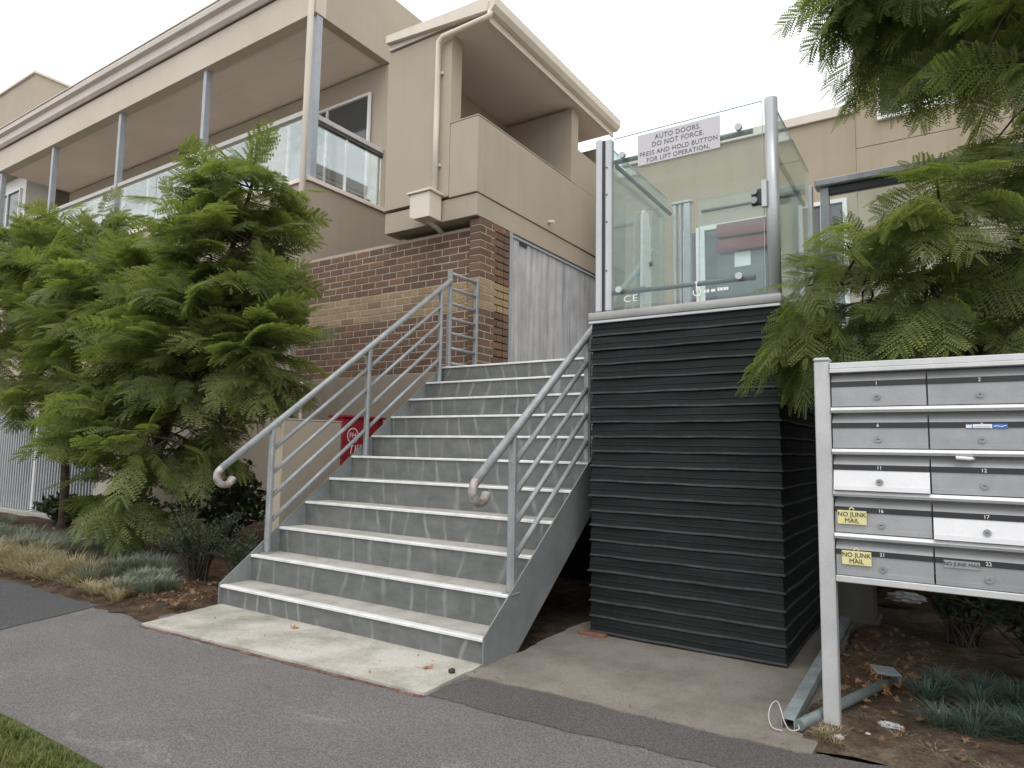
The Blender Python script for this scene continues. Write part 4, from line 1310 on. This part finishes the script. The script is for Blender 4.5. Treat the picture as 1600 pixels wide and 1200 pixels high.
# right tree overhanging the lift and the mailboxes
def rej(p):
    x, y, z = p
    if x < 3.72 and y > 0.80 and z < 3.3: return True
    if y < 0.50 and z < 1.75: return True
    if z < 1.65 and x > 3.86: return True
    return False
def boxpts(n, x0, x1, y0, y1, z0, z1):
    out = []
    while len(out) < n:
        p = (x0 + (x1 - x0) * rng.random(), y0 + (y1 - y0) * rng.random(), z0 + (z1 - z0) * rng.random())
        if not rej(p):
            out.append(p)
    return out
clC = boxpts(40, 4.10, 5.3, 0.7, 1.5, 3.20, 4.1) + boxpts(7, 3.82, 4.15, 0.8, 1.3, 3.45, 4.0) + boxpts(17, 4.52, 5.3, 0.7, 1.3, 2.45, 3.2) + boxpts(46, 3.85, 5.3, 0.55, 1.35, 1.70, 2.25) + boxpts(5, 4.2, 4.6, 0.6, 1.2, 2.25, 2.5) + boxpts(5, 3.68, 3.80, 0.58, 0.76, 1.50, 2.10)
def avoidC(c, d):
    e = c + d * 0.30
    return (e.x < 3.62 and e.y > 0.83 and e.z < 3.25) or (e.y < 0.24 and e.z < 1.62 and e.x > 3.84) or (c.x + d.x * 0.42 < 3.42)
grow_tree('feathery_tree', 'large feathery tree overhanging the mailboxes and the right of the lift', 'tree', (5.45, 1.25, 0.04),
    ([(5.45, 1.25, 0.0), (5.42, 1.22, 0.8), (5.3, 1.15, 1.5), (5.2, 1.1, 2.4), (5.15, 1.1, 3.3), (5.1, 1.1, 4.4)], [0.10, 0.085, 0.075, 0.06, 0.045, 0.02]),
    [([(5.3, 1.15, 1.5), (4.85, 1.0, 1.95), (4.35, 0.95, 2.06), (3.85, 0.78, 2.02)], [0.035, 0.024, 0.014, 0.006]),
     ([(5.22, 1.1, 2.3), (4.8, 0.95, 2.4), (4.35, 0.85, 2.32)], [0.03, 0.016, 0.006]),
     ([(5.17, 1.1, 3.0), (4.7, 1.05, 3.5), (4.2, 1.1, 3.85), (3.95, 1.1, 4.0)], [0.032, 0.022, 0.013, 0.006]),
     ([(5.15, 1.1, 3.4), (4.9, 1.2, 3.9), (4.6, 1.2, 4.3)], [0.028, 0.018, 0.007]),
     ([(5.2, 1.1, 2.6), (4.8, 0.9, 2.95), (4.45, 0.8, 3.15)], [0.026, 0.015, 0.006])],
    clC, 9, 0.36, near_leaves, droop=0.38, avoid=avoidC)

# shrubs: leafy clumps with stems
def shrub(name, label, cat, base, rx, ry, rz, nstem, nleaf, ll, lw, mat, seed, up_bias=0.5):
    rg = np.random.default_rng(seed)
    t = thing(name, label, cat, base)
    bm = bmesh.new()
    B = Vector(base)
    Vs, Fs = [], []
    for k in range(nstem):
        az = rg.random() * 2 * math.pi
        rr = 0.3 + 0.7 * rg.random()
        tip = B + Vector((math.cos(az) * rx * rr, math.sin(az) * ry * rr, rz * (0.45 + 0.55 * rg.random()) * (1.1 - 0.4 * rr)))
        mid = B.lerp(tip, 0.5) + Vector((rg.normal() * 0.03, rg.normal() * 0.03, 0.15 * rz))
        add_tube(bm, [B + Vector((rg.normal() * 0.03, rg.normal() * 0.03, 0)), mid, tip], [0.008, 0.006, 0.003], 5, False)
        for j in range(nleaf):
            u = 0.25 + 0.75 * (j + rg.random()) / nleaf
            p = (B.lerp(mid, u * 2) if u < 0.5 else mid.lerp(tip, u * 2 - 1)) + Vector(rg.normal(size=3) * 0.012)
            d = Vector((rg.normal(), rg.normal(), rg.normal() * 0.6 + up_bias)).normalized()
            s = d.cross(Vector((rg.normal(), rg.normal(), 1.5))).normalized()
            L_ = ll * (0.6 + 0.7 * rg.random())
            n_ = d.cross(s) * (0.12 * L_)
            Vs.append(np.array([p, p + d * L_ * 0.5 + s * lw, p + d * L_ - n_, p + d * L_ * 0.5 - s * lw]))
            Fs.append((np.array([0, 1, 2, 3]), np.array([4])))
    me = bpy.data.meshes.new('stems')
    bm.to_mesh(me)
    bm.free()
    s_ = link('stems', me, 'bark', t)
    s_['kind'] = 'stuff'
    f_ = link('foliage', big_mesh('foliage', Vs, Fs), mat, t)
    f_['kind'] = 'stuff'
    return t
shrub('needle_shrub', 'dark needle-leaved shrub with bare twigs at the foot of the left handrail', 'shrub', (-0.75, 0.30, 0.06), 0.55, 0.35, 0.75, 46, 60, 0.045, 0.004, 'rosemary', 1)
shrub('needle_shrub', 'low needle-leaved shrub in front of the low tan wall', 'shrub', (-0.35, 0.42, 0.06), 0.32, 0.25, 0.5, 26, 55, 0.045, 0.004, 'rosemary', 2)
shrub('broadleaf_shrub', 'dark round-leaved shrub between the two left tree trunks', 'shrub', (-3.7, 1.15, 0.06), 0.75, 0.4, 0.62, 40, 26, 0.085, 0.026, 'shrub', 3)
shrub('broadleaf_shrub', 'dark round-leaved shrub around the thin trunk by the fence', 'shrub', (-5.1, 1.2, 0.06), 0.7, 0.35, 0.50, 34, 24, 0.085, 0.026, 'shrub', 4)
shrub('broadleaf_shrub', 'dark round-leaved shrub deep behind the left tree trunk', 'shrub', (-2.2, 1.5, 0.06), 0.9, 0.5, 1.0, 46, 28, 0.085, 0.026, 'shrub', 5)
shrub('arching_shrub', 'dark green shrub in the shade under the mailboxes', 'shrub', (4.75, 1.35, 0.06), 0.6, 0.4, 0.70, 36, 40, 0.075, 0.010, 'shrub', 6)
shrub('arching_shrub', 'dark shrub deep in the shade behind mailbox 22', 'shrub', (4.35, 1.9, 0.06), 0.55, 0.4, 0.8, 40, 40, 0.075, 0.012, 'shrub', 8)
shrub('arching_shrub', 'dim low shrub behind the soil at the right edge', 'shrub', (5.3, 0.8, 0.06), 0.5, 0.3, 0.5, 30, 36, 0.075, 0.010, 'shrub', 7)

# grasses, nobody could count these
def grass(name, label, cat, spots, mat, seed, wid=0.003):
    """spots: (x, y, z, radius, height, blades)"""
    rg = np.random.default_rng(seed)
    Vs, Fs = [], []
    for (x, y, z, r_, h_, nb) in spots:
        for k in range(nb):
            az = rg.random() * 2 * math.pi
            rr = r_ * 0.35 * rg.random()
            b = np.array((x + rr * math.cos(az), y + rr * math.sin(az), z))
            o = np.array((math.cos(az + rg.normal() * 0.4), math.sin(az + rg.normal() * 0.4), 0))
            hh = h_ * (0.55 + 0.6 * rg.random())
            sp = r_ * (0.3 + 0.9 * rg.random())
            s = np.array((-o[1], o[0], 0)) * wid
            m_ = b + o * sp * 0.45 + np.array((0, 0, hh * 0.75))
            e = b + o * sp + np.array((0, 0, hh * (0.8 + 0.3 * rg.random())))
            Vs.append(np.array([b - s, b + s, m_ + s * 0.8, m_ - s * 0.8, e]))
            Fs.append((np.array([0, 1, 2, 3, 3, 2, 4]), np.array([4, 3])))
    o_ = link(name, big_mesh(name, Vs, Fs), mat)
    return tag(o_, label, cat, kind='stuff')
def scatter(n, x0, x1, y0, y1, f):
    return [f(x0 + (x1 - x0) * rng.random(), y0 + (y1 - y0) * rng.random()) for _ in range(n)]
grass('straw_grass', 'dry straw-coloured tussock grass along the edge of the left bed', 'grass', scatter(60, -5.5, -1.45, -0.44, 0.02, lambda x, y: (x, y, 0.05, 0.20, 0.11 + 0.09 * rng.random(), 230)) + scatter(16, -1.5, -0.6, -0.38, -0.15, lambda x, y: (x, y, 0.05, 0.12, 0.09, 150)), 'straw', 1, 0.0024)
grass('blue_fescue', 'blue-grey tufts of fescue grass in the left bed', 'grass', scatter(44, -5.5, -1.0, 0.02, 0.5, lambda x, y: (x, y, 0.07, 0.17, 0.16, 220)) + scatter(16, -1.5, -0.45, -0.30, 0.10, lambda x, y: (x, y, 0.06, 0.13, 0.13, 260)) + scatter(14, -7, -3.0, 0.3, 0.9, lambda x, y: (x, y, 0.07, 0.18, 0.15, 130)), 'fescue', 2, 0.0022)
grass('blue_green_groundcover', 'blue-green spiky ground cover at the right edge under the mailboxes', 'ground cover', scatter(26, 4.20, 5.2, 0.42, 1.05, lambda x, y: (x, y, 0.06, 0.13, 0.09, 130)), 'teal_grass', 3, 0.0022)
grass('dry_grass', 'thin dry grass on the soil below the mailboxes', 'grass', scatter(26, 4.05, 5.0, 0.08, 0.35, lambda x, y: (x, y, 0.04, 0.07, 0.03, 34)) + scatter(10, 3.84, 3.96, 0.03, 0.2, lambda x, y: (x, y, 0.04, 0.05, 0.04, 40)), 'straw', 4, 0.0016)
grass('lawn_grass', 'short green grass in the bottom left corner', 'grass', scatter(2600, 0.2, 2.4, -2.4, -1.68, lambda x, y: (x, y, 0.042, 0.03, 0.035, 9)), 'grass', 5, 0.0016)

# ------------------------------------------------------------------ fallen leaves
def fallen_mesh(seed, lobes=5):
    rg = np.random.default_rng(seed)
    bm = bmesh.new()
    n = lobes * 4
    c = bm.verts.new((0, 0, 0.10))
    vs = []
    for k in range(n):
        a = 2 * math.pi * k / n
        r_ = (1.0, 0.62, 0.40, 0.66)[k % 4] * (0.8 + 0.3 * rg.random())
        vs.append(bm.verts.new((r_ * math.cos(a), r_ * math.sin(a) * 0.8, 0.12 + 0.28 * r_ * rg.random() + 0.15 * math.cos(a * 2) * r_)))
    for k in range(n):
        bm.faces.new((c, vs[k], vs[(k + 1) % n]))
    add_tube(bm, [(-0.3, 0, 0.1), (-1.2, 0.1, 0.12), (-1.7, 0.3, 0.3)], 0.03, 4)
    return bm_mesh(bm, 'fallen_leaf')
fmesh = [fallen_mesh(k) for k in range(4)]
for i, (x, y, s, lab) in enumerate(((0.94, -0.10, 0.038, 'curled orange dead leaf on the concrete apron near the bottom step'), (2.08, -0.20, 0.040, 'curled orange dead leaf near the right end of the apron'), (-0.12, -0.29, 0.045, 'pale brown dead leaf on the soil left of the apron'), (4.03, 0.88, 0.06, 'orange dead leaf by the end of the dark pipe'), (3.98, 0.74, 0.055, 'brown dead leaf curled beside the dark pipe'))):
    o = link('fallen_leaf', fmesh[i % 4], 'orange_leaf', None, (x, y, 0.052 if i < 3 else 0.06), (0.1, 0.1, i * 1.3), (s, s, s))
    tag(o, lab, 'leaf', 'dead leaves lying about')
cone = thing('seed_pod', 'small dark seed pod on the apron by the foot of the stairs', 'seed pod', (2.222, -0.182, 0.052))
bm = bmesh.new()
bmesh.ops.create_icosphere(bm, subdivisions=2, radius=0.018)
for v in bm.verts:
    v.co *= 1 + 0.18 * math.sin(v.co.x * 900) * math.cos(v.co.y * 700)
    v.co.z *= 0.65
    v.co += Vector((2.222, -0.182, 0.062))
link('pod', bm_mesh(bm, 'pod', True), 'bark', cone)

LITTER = []
for m_ in fmesh:
    LITTER.append((np.array([tuple(v.co) for v in m_.vertices]), (np.array([i for p in m_.polygons for i in p.vertices]), np.array([len(p.vertices) for p in m_.polygons]))))
def litter(name, label, n, regions, size, mat, seed):
    rg = np.random.default_rng(seed)
    Vs, Fs = [], []
    for _ in range(n):
        x0, x1, y0, y1, z = regions[int(rg.integers(len(regions)))]
        p = np.array((x0 + (x1 - x0) * rg.random(), y0 + (y1 - y0) * rg.random(), z + 0.012 * rg.random()))
        s = size * (0.5 + rg.random())
        E_ = Euler((rg.normal() * 0.5, rg.normal() * 0.5, rg.random() * 6.28)).to_matrix()
        V0, F0 = LITTER[int(rg.integers(4))]
        Vs.append(V0 @ (np.array(E_) * s).T + p)
        Fs.append(F0)
    return tag(link(name, big_mesh(name, Vs, Fs), mat), label, 'leaf litter', kind='stuff')
litter('leaf_litter', 'brown leaf litter scattered over the left garden bed', 520, [(-5, -0.1, -0.47, -0.2, 0.055), (-1.2, -0.05, -0.3, 0.3, 0.085), (-1.0, -0.05, -0.3, 0.1, 0.08), (-6, -0.5, 0.0, 1.5, 0.10)], 0.022, 'dead_leaf', 1)
litter('leaf_litter', 'brown leaf litter on the soil under the mailboxes', 300, [(3.9, 5.2, 0.1, 0.9, 0.065), (3.85, 4.4, 0.5, 1.6, 0.07), (3.8, 4.2, 1.0, 2.0, 0.07)], 0.017, 'dead_leaf', 2)
litter('leaf_litter', 'orange leaf litter heaped around the discarded steel', 30, [(3.90, 4.17, 0.70, 1.08, 0.075)], 0.026, 'orange_leaf', 3)
litter('path_crumbs', 'bits of leaf and grit along the edge of the asphalt path', 130, [(-2.5, 0.1, -0.52, -0.4, 0.043), (0.1, 2.3, -0.66, -0.5, 0.041), (2.3, 3.8, -0.2, -0.05, 0.05), (0.2, 2.2, -0.5, -0.03, 0.055)], 0.006, 'dead_leaf', 4)

# ------------------------------------------------------------------ discarded steel by the mailbox post
def channel(name, label, a, b, w, hgt, th, mat):
    a, b = Vector(a), Vector(b)
    d = (b - a).normalized()
    s = d.cross(Vector((0, 0, 1))).normalized()
    u = s.cross(d)
    prof = [(-w, hgt), (w, hgt), (w, 0), (w - th, 0), (w - th, hgt - th), (-w + th, hgt - th), (-w + th, 0), (-w, 0)]
    bm = bmesh.new()
    lo = [bm.verts.new(a + s * x + u * z) for x, z in prof]
    hi = [bm.verts.new(b + s * x + u * z) for x, z in prof]
    n = len(prof)
    bm.faces.new(lo)
    bm.faces.new(hi[::-1])
    for i in range(n):
        bm.faces.new((lo[i], lo[(i + 1) % n], hi[(i + 1) % n], hi[i]))
    t = thing(name, label, 'steel offcut', a)
    link('channel', bm_mesh(bm, 'channel'), mat, t)
    return t
channel('steel_channel', 'long grey-green steel channel lying beside the mailbox post', (3.742, 0.09, 0.048), (3.715, 2.05, 0.075), 0.026, 0.042, 0.004, 'steel_green')
pp = thing('scrap_pipe', 'dark grey scrap pipe with a bracket lying behind the mailbox post', 'pipe', (3.79, 0.08, 0.05))
tube('pipe', [(3.785, 0.085, 0.075), (3.93, 0.52, 0.082), (4.05, 0.86, 0.09)], 0.022, 'pipe_dark', pp, 14)
bm = bmesh.new()
add_box(bm, -0.055, 0.055, -0.045, 0.045, -0.004, 0.004, 0.002)
add_box(bm, 0.047, 0.055, -0.045, 0.045, -0.05, -0.0045, 0.001)
br = link('bracket', bm_mesh(bm, 'bracket'), 'steel_green', pp, (4.035, 0.86, 0.135), (0.15, 0.1, 0.5))
cb = thing('cable_loop', 'thin white cable looped at the end of the steel channel', 'cable', (3.74, 0.08, 0.05))
tube('cable', smooth_path([(3.775, 0.10, 0.075), (3.79, 0.06, 0.07), (3.76, 0.045, 0.062), (3.735, 0.065, 0.08), (3.715, 0.09, 0.12), (3.695, 0.12, 0.138), (3.672, 0.12, 0.120), (3.668, 0.085, 0.085), (3.69, 0.05, 0.056), (3.73, 0.045, 0.054)]), 0.0026, 'cable', cb, 8)
def crumple(name, label, x, y, z, s, seed, cat='litter'):
    rg = np.random.default_rng(seed)
    t = thing(name, label, cat, (x, y, z))
    bm = bmesh.new()
    bmesh.ops.create_icosphere(bm, subdivisions=3, radius=1)
    ph = rg.random(6) * 6
    for v in bm.verts:
        c = v.co.copy()
        k = 1 + 0.25 * math.sin(c.x * 7 + ph[0]) * math.sin(c.y * 9 + ph[1]) + 0.2 * math.sin(c.z * 11 + ph[2] + c.x * 5) + 0.1 * rg.normal()
        v.co = Vector((c.x * 1.5 * k, c.y * 0.8 * k, c.z * 0.45 * k)) * s + Vector((x, y, z + 0.4 * s))
    link('scrap', bm_mesh(bm, 'scrap'), 'paper', t)
crumple('crumpled_paper', 'crumpled pale paper on the soil right of the mailbox post', 4.09, 0.34, 0.05, 0.028, 1)
crumple('crumpled_bag', 'crumpled white rag deep in the shade behind the mailboxes', 4.03, 2.7, 0.13, 0.075, 2)
for i, (x, y, s) in enumerate(((4.25, 0.62, 0.02), (3.93, 0.1, 0.016), (4.02, 0.20, 0.012))):
    labs = ('small pale stone on the soil below mailbox 21', 'small pale stone at the foot of the mailbox post', 'tiny pale stone near the crumpled paper')
    t = thing('stone', labs[i], 'stone', (x, y, 0.05))
    bm = bmesh.new()
    bmesh.ops.create_icosphere(bm, subdivisions=2, radius=s)
    for v in bm.verts:
        v.co = Vector((v.co.x * 1.3, v.co.y, v.co.z * 0.7)) * (1 + 0.15 * math.sin(v.co.x * 300 + i)) + Vector((x, y, 0.05 + s * 0.5))
    link('pebble', bm_mesh(bm, 'pebble', True), 'stone', t)
stk_ = thing('dead_stick', 'bleached dead stick lying in the grass left of the tree trunk', 'stick', (-3.0, 0.45, 0.15))
tube('stick', [(-3.25, 0.35, 0.12), (-2.9, 0.5, 0.22), (-2.75, 0.6, 0.2)], [0.008, 0.007, 0.004], 'cable', stk_, 6)
